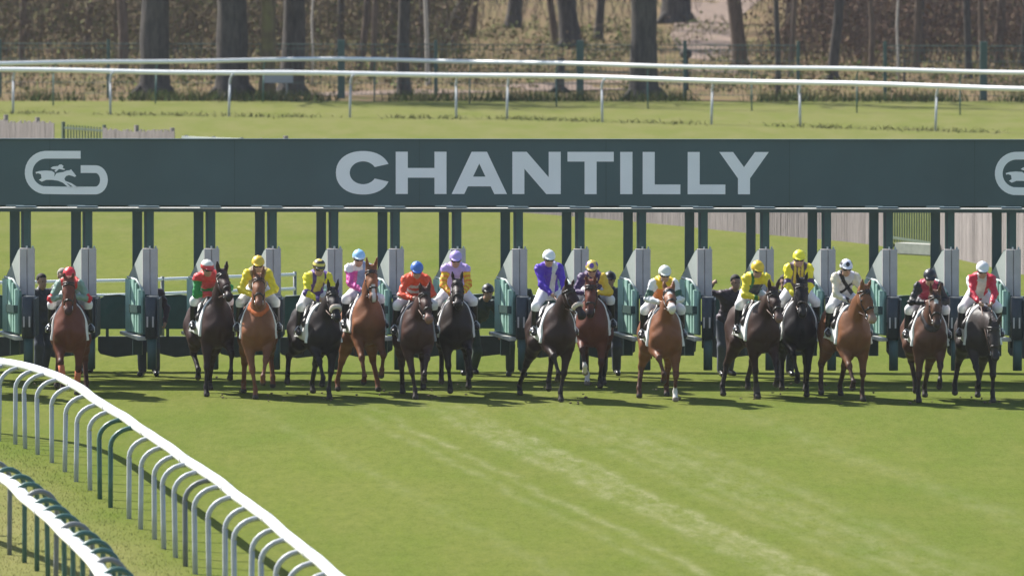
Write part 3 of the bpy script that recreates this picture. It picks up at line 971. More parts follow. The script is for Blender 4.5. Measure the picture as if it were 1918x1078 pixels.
GATE_Y = 181.25
gate = empty("starting_gate", (0.0, GATE_Y, 0.0), R(-1.4), "long dark green starting gate with lettered banner behind the horses", "starting gate")
PITCH = 1.0468
X0 = -8.27
PX = [X0 + PITCH * i for i in range(-2, 19)]

GX0, GX1 = PX[0] - 0.4, PX[-1] + 0.5
mb = MB(); mb.box(((GX0 + GX1) / 2, -0.10, 3.545), (GX1 - GX0, 0.08, 1.115))
board = mb.build("banner_board", BOARD, gate)
mb = MB(); mb.box(((GX0 + GX1) / 2, -0.10, 4.108), (GX1 - GX0 + .02, 0.14, 0.022)); mb.build("banner_cap", GREEN_D, board)
mb = MB(); mb.box(((GX0 + GX1) / 2, 1.32, 3.00), (GX1 - GX0, 0.80, 0.10)); mb.build("roof_deck", GREEN_D, gate)
mb = MB(); mb.box(((GX0 + GX1) / 2, -0.02, 2.902), (GX1 - GX0, 0.20, 0.055)); mb.build("lower_beam", GREEN_D, gate)
mb = MB(); mb.box(((GX0 + GX1) / 2, -0.04, 2.9385), (GX1 - GX0, 0.26, 0.012)); mb.build("ledge", LEDGE, gate)
mb = MB(); mb.box(((GX0 + GX1) / 2, 1.68, 2.86), (GX1 - GX0, 0.10, 0.12)); mb.build("rear_beam", GREEN_D, gate)

for k in range(-3, 4):
    mb = MB(); mb.box((k * 3.14 + 1.57 if k else 1.6, -0.1425, 3.545), (0.012, 0.005, 1.10)); mb.build('panel_seam', GREEN_D, board)
FR = lambda u, v, w: (u, -0.143 - w, v)
def letter(ch, x0, x1, z0, z1):
    w, h = x1 - x0, z1 - z0
    s = 0.205                      # stem width
    st = 0.165                     # bar height
    if ch == 'C':
        out = []; inn = []
        cx, cz = x0 + w * 0.5, (z0 + z1) / 2
        rx, rz = w * 0.53, h * 0.515
        a0, a1 = 22, 338
        n = 40
        for k in range(n + 1):
            a = R(a0 + (a1 - a0) * k / n)
            e = 0.92
            c_, s_ = math.cos(a), math.sin(a)
            out.append((cx + rx * math.copysign(abs(c_) ** e, c_), cz + rz * math.copysign(abs(s_) ** e, s_)))
        for k in range(n, -1, -1):
            a = R(a0 + 8 + (a1 - a0 - 16) * k / n)
            inn.append((cx + (rx - 0.235) * math.cos(a), cz + (rz - 0.175) * math.sin(a)))
        return [out + inn]
    if ch == 'H':
        m = (z0 + z1) / 2
        return [[(x0, z0), (x0 + s, z0), (x0 + s, m - st / 2), (x1 - s, m - st / 2), (x1 - s, z0), (x1, z0), (x1, z1), (x1 - s, z1),
                 (x1 - s, m + st / 2), (x0 + s, m + st / 2), (x0 + s, z1), (x0, z1)]]
    if ch == 'A':
        cx = (x0 + x1) / 2; t = 0.13
        at = lambda z: (z - z0) / h * (w / 2 - t)          # lean of the outer edge
        zi, zb, zc = z0 + 0.13, z0 + 0.295, z1 - 0.20
        L_ = [(x0, z0), (x0 + 0.215, z0), (x0 + 0.215 + at(zi), zi), (x1 - 0.215 - at(zi), zi), (x1 - 0.215, z0), (x1, z0), (cx + t, z1), (cx - t, z1)]
        # outline with the counter reached by a slit
        il, ir = x0 + 0.225 + at(zb), x1 - 0.225 - at(zb)
        left = [(x0, z0), (x0 + 0.215, z0), (x0 + 0.215 + at(zi), zi), (cx, zi), (cx, zb), (il, zb), (cx, zc), (cx, z1), (cx - t, z1)]
        right = [(2 * cx - x, z) for x, z in left][::-1]
        return [left, right]
    if ch == 'N':
        d = 0.245
        return [[(x0, z0), (x0 + s, z0), (x0 + s, z0 + h * 0.60), (x1 - d, z0), (x1, z0), (x1, z1), (x1 - s, z1), (x1 - s, z0 + h * 0.40), (x0 + d, z1), (x0, z1)]]
    if ch == 'T':
        cx = (x0 + x1) / 2
        return [[(cx - s / 2, z0), (cx + s / 2, z0), (cx + s / 2, z1 - st), (x1, z1 - st), (x1, z1), (x0, z1), (x0, z1 - st), (cx - s / 2, z1 - st)]]
    if ch == 'I':
        return [[(x0, z0), (x1, z0), (x1, z1), (x0, z1)]]
    if ch == 'L':
        return [[(x0, z0), (x1, z0), (x1, z0 + st), (x0 + s, z0 + st), (x0 + s, z1), (x0, z1)]]
    if ch == 'Y':
        cx = (x0 + x1) / 2; m = z0 + 0.27
        return [[(cx - s / 2, z0), (cx + s / 2, z0), (cx + s / 2, m), (x1, z1), (x1 - 0.235, z1), (cx, m + 0.19), (x0 + 0.235, z1), (x0, z1), (cx - s / 2, m)]]
def gx_(u):      # sign-writer's units along the banner -> metres
    return (u - 959.0) * 0.009085
for ch, a, c in (('C', 633, 729), ('H', 742, 837), ('A', 846.5, 950), ('N', 960, 1050.5), ('T', 1063, 1149.5), ('I', 1161.5, 1184.5), ('L', 1203.5, 1274), ('L', 1287.5, 1358), ('Y', 1346.5, 1439)):
    mb = MB(); mb.poly(letter(ch, gx_(a), gx_(c), 3.185, 3.902), 0.005, FR)
    mb.build("letter", LETTER, board)

def emblem(x_left):
    k = 0.009085 / 4.0
    to = lambda u, v: (x_left + (u - 222) * k, 3.91 - (v - 125) * k)
    mid = [(610, 154), (480, 154), (372, 154)]
    mid += [(352 + 132 * math.cos(R(a)), 287 - 133 * math.sin(R(a))) for a in range(95, 271, 11)]
    mid += [(480, 421), (600, 421), (720, 421)]
    mid += [(720 + 64 * math.cos(R(a)), 341 - 80 * math.sin(R(a))) for a in range(-84, 91, 12)]
    mid += [(660, 261), (610, 261)]
    L_, R_ = [], []
    for i, p in enumerate(mid):
        a = Vector(mid[min(i + 1, len(mid) - 1)]) - Vector(mid[max(i - 1, 0)]); a.normalize()
        n = Vector((-a.y, a.x)) * 29
        L_.append((p[0] + n.x, p[1] + n.y)); R_.append((p[0] - n.x, p[1] - n.y))
    root = None
    mb = MB(); mb.poly([[to(*p) for p in (L_ + R_[::-1])]], 0.005, FR)
    ring = mb.build("emblem_ring", LETTER, board)
    horse = [(272, 284), (300, 276), (345, 272), (395, 275), (415, 290), (412, 318), (428, 292), (450, 287), (478, 283), (505, 272), (528, 270), (538, 262), (545, 272), (560, 290), (577, 312), (566, 320),
             (545, 312), (522, 306), (500, 314), (488, 334), (496, 350), (540, 366), (592, 400), (570, 404), (520, 372), (500, 362), (545, 402), (522, 402), (478, 364), (440, 348), (396, 342), (352, 342), (318, 356), (296, 342), (316, 330), (312, 300), (290, 292), (276, 296)]
    rider = [(384, 254), (402, 242), (440, 238), (450, 228), (466, 226), (482, 238), (474, 252), (494, 262), (486, 268), (448, 260), (436, 272), (424, 284), (414, 276), (424, 264), (400, 262)]
    mb = MB(); mb.poly([[to(*p) for p in horse]], 0.005, FR); mb.build("emblem_horse", LETTER, board)
    mb = MB(); mb.poly([[to(*p) for p in rider]], 0.005, FR); mb.build("emblem_rider", LETTER, board)
    a = Vector(to(292, 300)); 
emblem(gx_(55.5))
emblem(gx_(1868.5))

# one partition with its open front doors, then copies
def build_partition():
    parts = []
    mb = MB(); mb.box((0.03, 0.40, 0.98), (0.10, 0.62, 0.84), bev=0.04)
    wall = mb.build("partition", PADDING, gate, True)
    P_ = lambda n, mbb, m, sm=False: parts.append(mbb.build(n, m, wall, sm))
    mb = MB(); mb.box((0.0, 0.0, 2.14), (0.165, 0.15, 1.465), bev=0.02); P_("front_post", mb, GREEN_P)
    mb = MB(); mb.box((-0.045, -0.079, 2.57), (0.022, 0.008, 0.60)); P_("post_seam", mb, PADDING)
    mb = MB(); mb.box((-0.235, 0.62, 1.64), (0.165, 0.16, 2.47), bev=0.02); P_("rear_post", mb, GREEN_D)
    mb = MB(); mb.box((0.0, 0.02, 2.955), (0.34, 0.24, 0.022)); P_("bracket", mb, GREEN_D)
    mb = MB(); mb.box((-0.235, 0.62, 2.905), (0.30, 0.24, 0.09)); P_("bracket", mb, GREEN_D)
    # grey shoulder pads on the front post
    for x, w in ((-0.035, 0.125), (0.095, 0.125)):
        mb = MB(); mb.box((x, -0.15, 1.855), (w, 0.13, 0.80), bev=0.018); P_("shoulder_pad", mb, PAD_GREY)
    for x in (0.02, 0.12):
        mb = MB(); mb.box((x, -0.10, 2.27), (0.03, 0.05, 0.05)); P_("pad_hook", mb, RIM)
    # slanting side board from front post back to rear post
    d = Vector((-0.30, 0.62)); dn = d.normalized(); nn = Vector((-dn.y, dn.x))
    fr = lambda u, v, w: (-0.06 + dn.x * u + nn.x * w, -0.10 + dn.y * u + nn.y * w, v)
    mb = MB(); mb.poly([[(0, 1.46), (0.66, 1.60), (0.66, 1.74), (0.10, 2.22), (0, 2.24)]], 0.03, fr); P_("side_board", mb, PAD_PALE)
    mb = MB(); mb.tube([fr(0.66, 1.745, .015), fr(0.10, 2.225, .015), fr(0, 2.245, .015)], 0.016, 6); P_("board_edge", mb, GREEN_T)
    # open door leaf, hinged on the front post, facing the sun
    a, c = Vector((-0.335, -0.06)), Vector((-0.03, -0.66))
    dl = (c - a).normalized(); nl = Vector((dl.y, -dl.x)); Ln = (c - a).length
    fl = lambda u, v, w: (a.x + dl.x * u + nl.x * w, a.y + dl.y * u + nl.y * w, v + 0.022)
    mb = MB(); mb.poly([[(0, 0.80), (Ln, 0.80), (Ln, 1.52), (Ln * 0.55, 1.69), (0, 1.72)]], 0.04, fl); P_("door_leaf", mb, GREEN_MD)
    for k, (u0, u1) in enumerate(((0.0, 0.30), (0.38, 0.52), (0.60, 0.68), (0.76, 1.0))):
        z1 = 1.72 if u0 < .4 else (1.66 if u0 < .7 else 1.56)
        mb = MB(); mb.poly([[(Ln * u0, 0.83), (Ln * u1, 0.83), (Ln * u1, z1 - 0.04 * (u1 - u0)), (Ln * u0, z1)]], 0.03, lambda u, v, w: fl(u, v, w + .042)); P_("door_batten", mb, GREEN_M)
    mb = MB(); mb.poly([[(Ln * .28, 1.16), (Ln, 1.16), (Ln, 1.29), (Ln * .28, 1.29)]], 0.012, lambda u, v, w: fl(u, v, w + .074)); P_("door_strap", mb, GREEN_T)
    mb = MB(); mb.tube([fl(0, 1.745, .03), fl(Ln * .55, 1.715, .03), fl(Ln, 1.545, .03)], 0.020, 6); P_("door_rim", mb, RIM, True)
    # running board under the leaf
    mb = MB()
    mb.poly([[(-0.06, 0.775), (Ln + .05, 0.705), (Ln + .05, 0.755), (-0.06, 0.825)]], 0.15, fl); P_("running_board", mb, LEDGE)
    # padded nose
    mb = MB(); mb.box((0.085, -0.55, 1.115), (0.20, 0.76, 0.70), bev=0.07); P_("nose_pad", mb, PADDING, True)
    mb = MB(); mb.box((0.09, -0.70, 0.50), (0.15, 0.40, 0.52), bev=0.06); P_("lower_pad", mb, GREEN_T, True)
    for x in (0.025, 0.12):
        mb = MB(); mb.box((x, -0.937, 1.05), (0.028, 0.012, 0.18)); P_("hinge_plate", mb, PAD_GREY)
    # door leaf on the shaded side, its shade put into the dark colour
    mb = MB(); mb.box((0.205, -0.50, 1.115), (0.035, 0.86, 0.64)); P_("shaded_leaf", mb, PADDING)
    for z in (1.0, 1.45):
        mb = MB(); mb.box((-0.02, -0.16, z), (0.06, 0.24, 0.06)); P_("hinge_arm", mb, GREEN_P)
    return wall, parts
wall0, parts0 = build_partition()
for i, x in enumerate(PX):
    if i == 0:
        wall0.location = (x, 0, 0); continue
    w = wall0.copy(); COL.objects.link(w); w.location = (x, 0, 0)
    for p in parts0:
        q = p.copy(); COL.objects.link(q); q.parent = w

# rear doors of each stall
def rear_doors():
    fr = lambda u, v, w: (u, w, v)
    mb = MB(); mb.poly([[(-0.50, 0.73), (0.42, 0.73), (0.42, 1.16), (0.20, 1.24), (-0.12, 1.31), (-0.38, 1.30), (-0.50, 1.24)]], 0.07, fr)
    up = mb.build("rear_door", mat("rear_door_padding", (0.036, 0.100, 0.100), .6, .15, 4, bump=.3), gate)
    mb = MB(); mb.tube([(-0.40, 0.0, 1.305), (-0.12, 0.0, 1.315), (0.20, 0.0, 1.245), (0.42, 0.0, 1.165)], 0.018, 6)
    r1 = mb.build("door_rim", GREEN_T, up, True)
    mb = MB(); mb.poly([[(-0.46, 0.30), (-0.20, 0.24), (0.30, 0.30), (0.40, 0.36), (0.42, 0.60), (-0.50, 0.60), (-0.50, 0.36)]], 0.09, fr)
    r2 = mb.build("kick_pad", PADDING, up)
    mb = MB(); mb.box((-0.34, 0.03, 0.66), (0.05, 0.05, 0.14)); r3 = mb.build("door_bar", GREEN_P, up)
    return up, [r1, r2, r3]
up0, sub0 = rear_doors()
for i in range(len(PX) - 1):
    x = PX[i] + PITCH / 2 - 0.02
    if i == 0:
        up0.location = (x, 2.70, 0); continue
    w = up0.copy(); COL.objects.link(w); w.location = (x, 2.70 + random.uniform(-.05, .05), random.uniform(-.015, .015))
    for p in sub0:
        q = p.copy(); COL.objects.link(q); q.parent = w

# ------------------------------------------------------------------ running rails
RAIL_W = mat("white_rail_plastic", (0.80, 0.80, 0.78), 0.35, 0.04, 3.0)
POST_W = mat("grey_white_post", (0.38, 0.40, 0.42), 0.45, 0.12, 6.0)
POST_G = mat("green_rail_post", (0.035, 0.105, 0.085), 0.4, 0.15, 6.0)
POST_D = mat("dark_rail_post", (0.15, 0.16, 0.16), 0.5, 0.15, 6.0)

JOINT = mat("rail_joint", (0.50, 0.50, 0.49), 0.5, 0.1, 5.0)

def spline(pts, step):
    """points every `step` metres along a smooth curve, with unit tangents"""
    P_ = [Vector(p) for p in pts]; dense = []
    for i in range(len(P_) - 1):
        p0, p1, p2, p3 = P_[max(i - 1, 0)], P_[i], P_[i + 1], P_[min(i + 2, len(P_) - 1)]
        for k in range(24):
            t = k / 24
            dense.append(0.5 * ((2 * p1) + (p2 - p0) * t + (2 * p0 - 5 * p1 + 4 * p2 - p3) * t * t + (3 * p1 - p0 - 3 * p2 + p3) * t ** 3))
    dense.append(P_[-1])
    out = []; acc = 0.0; nxt = 0.0
    for i in range(1, len(dense)):
        seg = (dense[i] - dense[i - 1]).length
        while nxt <= acc + seg and seg > 0:
            t = (nxt - acc) / seg
            out.append((dense[i - 1].lerp(dense[i], t), (dense[i] - dense[i - 1]).normalized()))
            nxt += step
        acc += seg
    return out

def gooseneck(over, zr, rad, hump=0.0):
    """upright tube bending over along +x to carry the rail"""
    pts = [(0, 0, -0.05), (0, 0, 0.35), (0, 0, zr - 0.30)]
    for a in range(0, 91 if not hump else 136, 15):
        if not hump: pts.append((over * (1 - math.cos(R(a))), 0, zr - 0.30 + 0.27 * math.sin(R(a))))
        else: pts.append((over * .62 * (1 - math.cos(R(a))), 0, zr - 0.16 + (0.16 + hump) * math.sin(R(a))))
    mb = MB(); mb.tube(pts, rad, 8)
    return mb.mesh("rail_post", True)

def running_rail(base, step, over, side, zr, rw, rh, rad, mats, label, jit=0.0, bracket=None, hump=0.0):
    root = empty("running_rail", (0, 0, 0), 0, label, "rail")
    sp_ = spline(base, 0.4)
    pts = []
    for p, t in sp_:
        n = Vector((-t.y, t.x)) * side
        pts.append((p.x + n.x * over, p.y + n.y * over, zr + 0.008 * math.sin(p.y * 0.95) + 0.004 * math.sin(p.y * 1.9)))
    mb = MB(); mb.tube(pts, rw, 12, squash=rh / rw); mb.build("rail", RAIL_W, root, True)
    for q in pts[6::14]:
        k = pts.index(q); a, c = Vector(pts[k - 1]), Vector(pts[min(k + 1, len(pts) - 1)]); m_ = Vector(q); d_ = (c - a).normalized() * .11
        mb = MB(); mb.tube([m_ - d_, m_ + d_], rw * 1.07, 12, squash=rh / rw); mb.build("joint_sleeve", JOINT, root, True)
    mesh_cache = {}
    if isinstance(step, (list, tuple)):          # given station by station
        fine = spline(base, 0.05); stations = [min(fine, key=lambda q: abs(q[0].x - x)) for x in step]
    else:
        stations = spline(base, step)
    for i, (p, t) in enumerate(stations):
        n = Vector((-t.y, t.x)) * side
        key = mats(i)
        if key.name not in mesh_cache:
            me = gooseneck(over, zr, rad, hump); me.materials.append(key); mesh_cache[key.name] = me
        o = bpy.data.objects.new("post", mesh_cache[key.name]); COL.objects.link(o)
        o.parent = root
        o.location = (p.x + random.uniform(-jit, jit), p.y + random.uniform(-jit, jit), 0)
        o.rotation_euler = (random.uniform(-.012, .012), random.uniform(-.02, .02), math.atan2(n.y, n.x))
        if bracket:
            mb = MB(); q = p + n * (over - .02); mb.box((q.x, q.y, zr - rh * .6), (0.07, 0.12, 0.05)); mb.build("bracket", bracket, root)
    return root

near_base = [(-13.6, 172.55), (-11.4, 170.73), (-9.5, 168.55), (-8.6, 167.18), (-7.97, 165.89), (-7.45, 164.00), (-6.92, 160.73), (-6.27, 155.82), (-5.68, 151.55), (-4.93, 145.73), (-4.25, 140.55), (-3.42, 133.64), (-2.93, 129.27), (-2.25, 123.27), (-1.5, 116.91), (-0.4, 108.18)]
stations = [-12.4, -11.3, -10.4, -9.75, -9.25, -8.85, -8.52, -8.22, -7.96, -7.72, -7.47, -7.22, -6.94, -6.67, -6.40, -6.17, -5.91, -5.68, -5.40, -5.15, -4.91, -4.68, -4.48, -4.29, -4.12, -3.90, -3.68, -3.47, -3.26, -3.06, -2.86, -2.66, -2.46, -2.26, -2.05, -1.85, -1.64, -1.42, -1.2, -.95, -.7]
greens = {16: POST_G, 17: POST_G, 23: POST_D}
running_rail(near_base, stations, 0.34, 1, 1.165, 0.078, 0.066, 0.035, lambda i: greens.get(i, POST_W), "thick white curving rail on grey gooseneck posts in the near left", 0.03)
in_base = [(-9.6, 153.82), (-8.0, 147.64), (-6.50, 141.64), (-5.82, 136.73), (-5.18, 131.64), (-4.64, 126.91), (-4.14, 121.82), (-3.3, 113.27)]
running_rail(in_base, 1.42, 0.36, -1, 1.15, 0.095, 0.060, 0.033, lambda i: POST_G if i % 4 else POST_D, "white rail on dark green gooseneck posts in the bottom left corner", 0.03, None, 0.10)

# far side of the course
def straight_rail(pts, posts, zr, rw, label, pm, over=0.12, rad=0.035):
    root = empty("running_rail", (0, 0, 0), 0, label, "rail")
    mb = MB()
    mb.tube([(p.x, p.y, zr + 0.015 * math.sin(p.x * .8)) for p, t in spline(pts, 0.8)], rw, 10, squash=1.0); mb.build("rail", RAIL_W, root, True)
    me = gooseneck(over, zr, rad); me.materials.append(pm)
    for (x, y) in posts:
        o = bpy.data.objects.new("post", me); COL.objects.link(o); o.parent = root
        o.location = (x - over * 0.3, y + 0.06, 0); o.rotation_euler = (random.uniform(-.02, .02), random.uniform(-.03, .03), R(-35))
    return root
fp = [(-20.5, 311.27), (-17.4, 310.36), (-14.43, 309.42), (-11.56, 308.11), (-8.1, 306.55), (-4.61, 305.82), (-1.56, 305.09), (-0.11, 304.55), (2.59, 302.00), (5.65, 300.36), (8.11, 298.91), (11.77, 295.64), (14.9, 293.09), (18.0, 290.18)]
straight_rail([(-26, 312.73)] + [(-20.5, 311.27), (-14.43, 309.45), (-8.1, 307.09), (-4.61, 306.00), (-0.11, 304.36), (5.65, 300.18), (11.77, 295.27), (18.0, 290.18)] + [(23, 285.45)], fp, 1.24, 0.068, "nearer white rail on pale posts across the far side of the course", POST_W)
bp_ = [(-20, 313.82), (-15.08, 314.55), (-11.85, 316.55), (-5.1, 318.91), (-1.57, 317.27), (2.7, 313.64), (5.0, 312.18), (9.9, 309.64), (14.7, 306.73), (20, 303.27)]
straight_rail(bp_, [(q.x, q.y) for q, t in spline(bp_, 3.4)], 1.26, 0.062, "farther white rail along the edge of the wood", POST_G, 0.10, 0.022)

# two-bar rail end behind the stalls on the left
root = empty("two_bar_rail", (-7.0, 191.3, 0), 0, "low two-bar white rail on the grass behind the left stalls", "rail")
for z in (1.17, 0.91):
    mb = MB(); mb.tube([(-5.5, -0.8, z), (-2.2, -0.3, z), (0.2, 0.55, z), (3.05, 2.6, z)], 0.032, 8); mb.build("bar", RAIL_W, root, True)
for x, y in ((-4.4, -0.6), (-1.9, -0.2), (0.7, 0.85), (3.05, 2.6)):
    mb = MB(); mb.tube([(x, y + .06, -0.05), (x, y + .06, 1.22)], 0.032, 8); mb.build("post", POST_D, root, True)

# ------------------------------------------------------------------ paling fence with two green barred gates
PALE = mat("weathered_paling", (0.235, 0.200, 0.190), 0.9, 0.22, 4.0, stretch=(8, 8, .6), bump=0.4)
GATE_G = mat("green_gate_paint", (0.075, 0.105, 0.070), 0.6, 0.15, 5.0)
fence = empty("paling_fence", (0, 0, 0), 0, "weathered grey paling fence running diagonally across the grass behind the stalls", "fence")
fence_line = [(-19, 282.18), (-13.0, 269.91), (-8.2, 260.36), (1.95, 242.00), (5.2, 235.09), (7.42, 230.55), (8.94, 225.27), (9.9, 220.00), (11.2, 211.82), (12.2, 203.64)]
gaps = [(-11.45, -10.1), (-8.25, -6.3), (8.05, 8.95)]
mb = MB(); k = 0
for p, t in spline(fence_line, 0.083):
    if any(a < p.x < c for a, c in gaps): continue
    hgt = 1.30 + random.uniform(-.05, .03) + 0.04 * math.sin(p.x * 2.1)
    mb.box((p.x, p.y + random.uniform(-.012, .012), hgt / 2 - .03), (0.070 + random.uniform(-.01, .008), 0.022, hgt), math.atan2(t.y, t.x) + random.uniform(-.12, .12))
tag(mb.build("paling", PALE, fence, recalc=False), kind="stuff")
for p, t in spline(fence_line, 2.0):
    if any(a < p.x < c for a, c in gaps): continue
    n = Vector((-t.y, t.x))
    mb = MB(); mb.box((p.x + n.x * .07, p.y + n.y * .07, 0.66), (0.09, 0.09, 1.42), math.atan2(t.y, t.x)); mb.build("fence_post", PALE, fence)
def barred_gate(a, c, label):
    a, c = Vector(a), Vector(c); d = (c - a); Ln = d.length; d.normalize()
    g = empty("barred_gate", (a.x, a.y, 0), math.atan2(d.y, d.x), label, "gate")
    for x in (0.0, Ln):
        mb = MB(); mb.box((x, 0, 0.64), (0.07, 0.07, 1.34)); mb.build("post", GATE_G, g)
    for z in (0.22, 1.16):
        mb = MB(); mb.box((Ln / 2, 0, z), (Ln - .08, 0.04, 0.05)); mb.build("rail", GATE_G, g)
    n = max(4, int(Ln / 0.16))
    for k in range(1, n):
        mb = MB(); mb.tube([(Ln * k / n, 0.045, 0.12), (Ln * k / n, 0.045, 1.24)], 0.018, 6); mb.build("bar", GATE_G, g)
    return g
barred_gate((-11.2, 266.4), (-10.1, 264.3), "green barred gate in the fence above the banner's left emblem")
barred_gate((8.10, 228.4), (8.93, 225.5), "green barred gate in the fence seen through the right-hand stalls")
bl = empty("white_block", (8.58, 225.2, 0), R(-50), "long pale block lying on the grass before the green barred gate", "block")
mb = MB(); mb.box((0, 0, 0.13), (1.15, 0.32, 0.22), bev=0.03); mb.build("body", mat("pale_block", (0.36, 0.36, 0.31), .8, .15, 6), bl)
mb = MB(); mb.box((0, 0, 0.010), (1.0, 0.24, 0.05)); mb.build("foot", POST_D, bl)
wg = empty("white_hurdle", (-8.05, 260.6, 0), R(-46), "low white barred hurdle in the fence opening above the banner", "hurdle")
for z, y in ((1.13, 0), (0.95, 0.03), (0.6, 0.03)):
    mb = MB(); mb.box((1.05, y, z), (2.1, 0.06, 0.075)); mb.build("bar", RAIL_W, wg)
for x in (0.05, 1.05, 2.05):
    mb = MB(); mb.box((x, 0.08, 0.58), (0.07, 0.06, 1.22)); mb.build("post", POST_D, wg)
# ------------------------------------------------------------------ woodland
def bark(name, c1, c2, moss=0.0):
    m, nt, b = _bsdf(name)
    N, L = nt.nodes.new, nt.links.new
    tc = N("ShaderNodeTexCoord"); mp = N("ShaderNodeMapping"); mp.inputs["Scale"].default_value = (1, 1, .22)
    L(tc.outputs["Object"], mp.inputs[0])
    n1 = N("ShaderNodeTexNoise"); n1.inputs["Scale"].default_value = 7; n1.inputs["Detail"].default_value = 8; n1.inputs["Roughness"].default_value = .7
    L(mp.outputs[0], n1.inputs["Vector"])
    r = N("ShaderNodeMapRange"); r.inputs[1].default_value = .35; r.inputs[2].default_value = .66; L(n1.outputs[0], r.inputs[0])
    mx = N("ShaderNodeMix"); mx.data_type = 'RGBA'; mx.inputs[6].default_value = c1 + (1,); mx.inputs[7].default_value = c2 + (1,)
    L(r.outputs[0], mx.inputs[0]); out = mx.outputs[2]
    if moss:
        n2 = N("ShaderNodeTexNoise"); n2.inputs["Scale"].default_value = 2.2; n2.inputs["Detail"].default_value = 5; L(tc.outputs["Object"], n2.inputs["Vector"])
        r2 = N("ShaderNodeMapRange"); r2.inputs[1].default_value = .62 - moss * .25; r2.inputs[2].default_value = .70; L(n2.outputs[0], r2.inputs[0])
        m2 = N("ShaderNodeMix"); m2.data_type = 'RGBA'; L(r2.outputs[0], m2.inputs[0]); L(out, m2.inputs[6]); m2.inputs[7].default_value = (0.16, 0.145, 0.055, 1)
        out = m2.outputs[2]
    L(out, b.inputs["Base Color"]); b.inputs["Roughness"].default_value = .92; b.inputs["Specular IOR Level"].default_value = .15
    bp = N("ShaderNodeBump"); bp.inputs["Strength"].default_value = .9; bp.inputs["Distance"].default_value = .06
    L(n1.outputs[0], bp.inputs["Height"]); L(bp.outputs[0], b.inputs["Normal"])
    return m
BARK_D = bark("dark_bark", (0.042, 0.038, 0.036), (0.105, 0.092, 0.080))
BARK_B = bark("brown_bark", (0.080, 0.060, 0.046), (0.170, 0.125, 0.096))
BARK_M = bark("mossy_bark", (0.085, 0.062, 0.040), (0.170, 0.125, 0.080), 0.9)
BARK_W = bark("pale_bark", (0.33, 0.29, 0.25), (0.52, 0.47, 0.41))
TWIG = mat("twigs", (0.095, 0.072, 0.056), 0.9, 0.3, 3.0, spec=0.1)

def crown_mesh(seed):
    rd = random.Random(seed); mb = MB()
    def grow(p, d, L_, r, lev):
        n = 3; pts = [p]; q = p.copy(); dd = d.copy()
        for k in range(n):
            dd = (dd + Vector((rd.uniform(-.3, .3), rd.uniform(-.3, .3), rd.uniform(-.05, .28)))).normalized()
            q = q + dd * (L_ / n); pts.append(q.copy())
        mb.tube(pts, [r, r * .8, r * .6, r * .35], 5 if lev < 2 else 3, caps=False)
        if lev >= 3: return
        for k in range((5, 4, 4)[lev]):
            t = rd.uniform(.3, 1.0); i = min(int(t * n), n - 1)
            s_ = pts[i].lerp(pts[i + 1], t * n - i if t < 1 else 1)
            nd_ = (dd + Vector((rd.uniform(-1, 1), rd.uniform(-1, 1), rd.uniform(-.3, .7)))).normalized()
            grow(s_, nd_, L_ * rd.uniform(.42, .62), r * .5, lev + 1)
    for k in range(7):
        a = k * 2.4 + rd.uniform(-.4, .4)
        z = 0.35 + 0.09 * k
        grow(Vector((0, 0, z * 10)), Vector((math.cos(a), math.sin(a), rd.uniform(.35, .9))).normalized(), rd.uniform(3.0, 4.6), .11 - .008 * k, 0)
    return mb.mesh("crown", True, recalc=False)
CROWNS = [crown_mesh(s) for s in (3, 8, 21)]
for c in CROWNS: c.materials.append(TWIG)

def tree(label, x, y, r, bk, lean=(0, 0), h=12.0, curve=0.0, name="woodland_tree", crown=True):
    rd = random.Random(int(abs(x * 991 + y * 77)))
    t = empty(name, (x, y, 0), 0, label, "tree", "woodland trees")
    mb = MB(); pts = []; rr = []
    zs = [-.15, 0.0, .12, .3, .6, 1.1, 1.8, 2.6, 3.5, 4.6, 6.0, 8.0, 10.0, h]
    for z in zs:
        k = z / 4.0
        wob = .03 * math.sin(z * 1.3 + x) + curve * math.sin(z * .9)
        pts.append((lean[0] * k + wob, lean[1] * k + .03 * math.cos(z * 1.1 + y), z))
        fl = 1 + .35 * math.exp(-max(z, 0) * 4.5)
        rr.append(r * fl * (1 - .55 * max(z, 0) / h) * rd.uniform(.95, 1.05))
    mb.tube(pts, rr, 14)
    # roots flaring out
    for k in range(5):
        a = k * 1.256 + rd.uniform(-.4, .4)
        e = r * rd.uniform(1.4, 1.9)
        mb.tube([(0, 0, r * 1.3), (math.cos(a) * r * 1.0, math.sin(a) * r * 1.0, r * .5), (math.cos(a) * e, math.sin(a) * e, -.05)], [r * .35, r * .3, r * .1], 6)
    mb.build("trunk", bk, t, True)
    if crown:
        c = link("crown", CROWNS[rd.randrange(3)], None, t)
        s_ = h / 12.0
        c.location = (lean[0] * .9, lean[1] * .9, 0.4); c.rotation_euler = (0, 0, rd.uniform(0, 6.28)); c.scale = (s_, s_, s_)
    return t

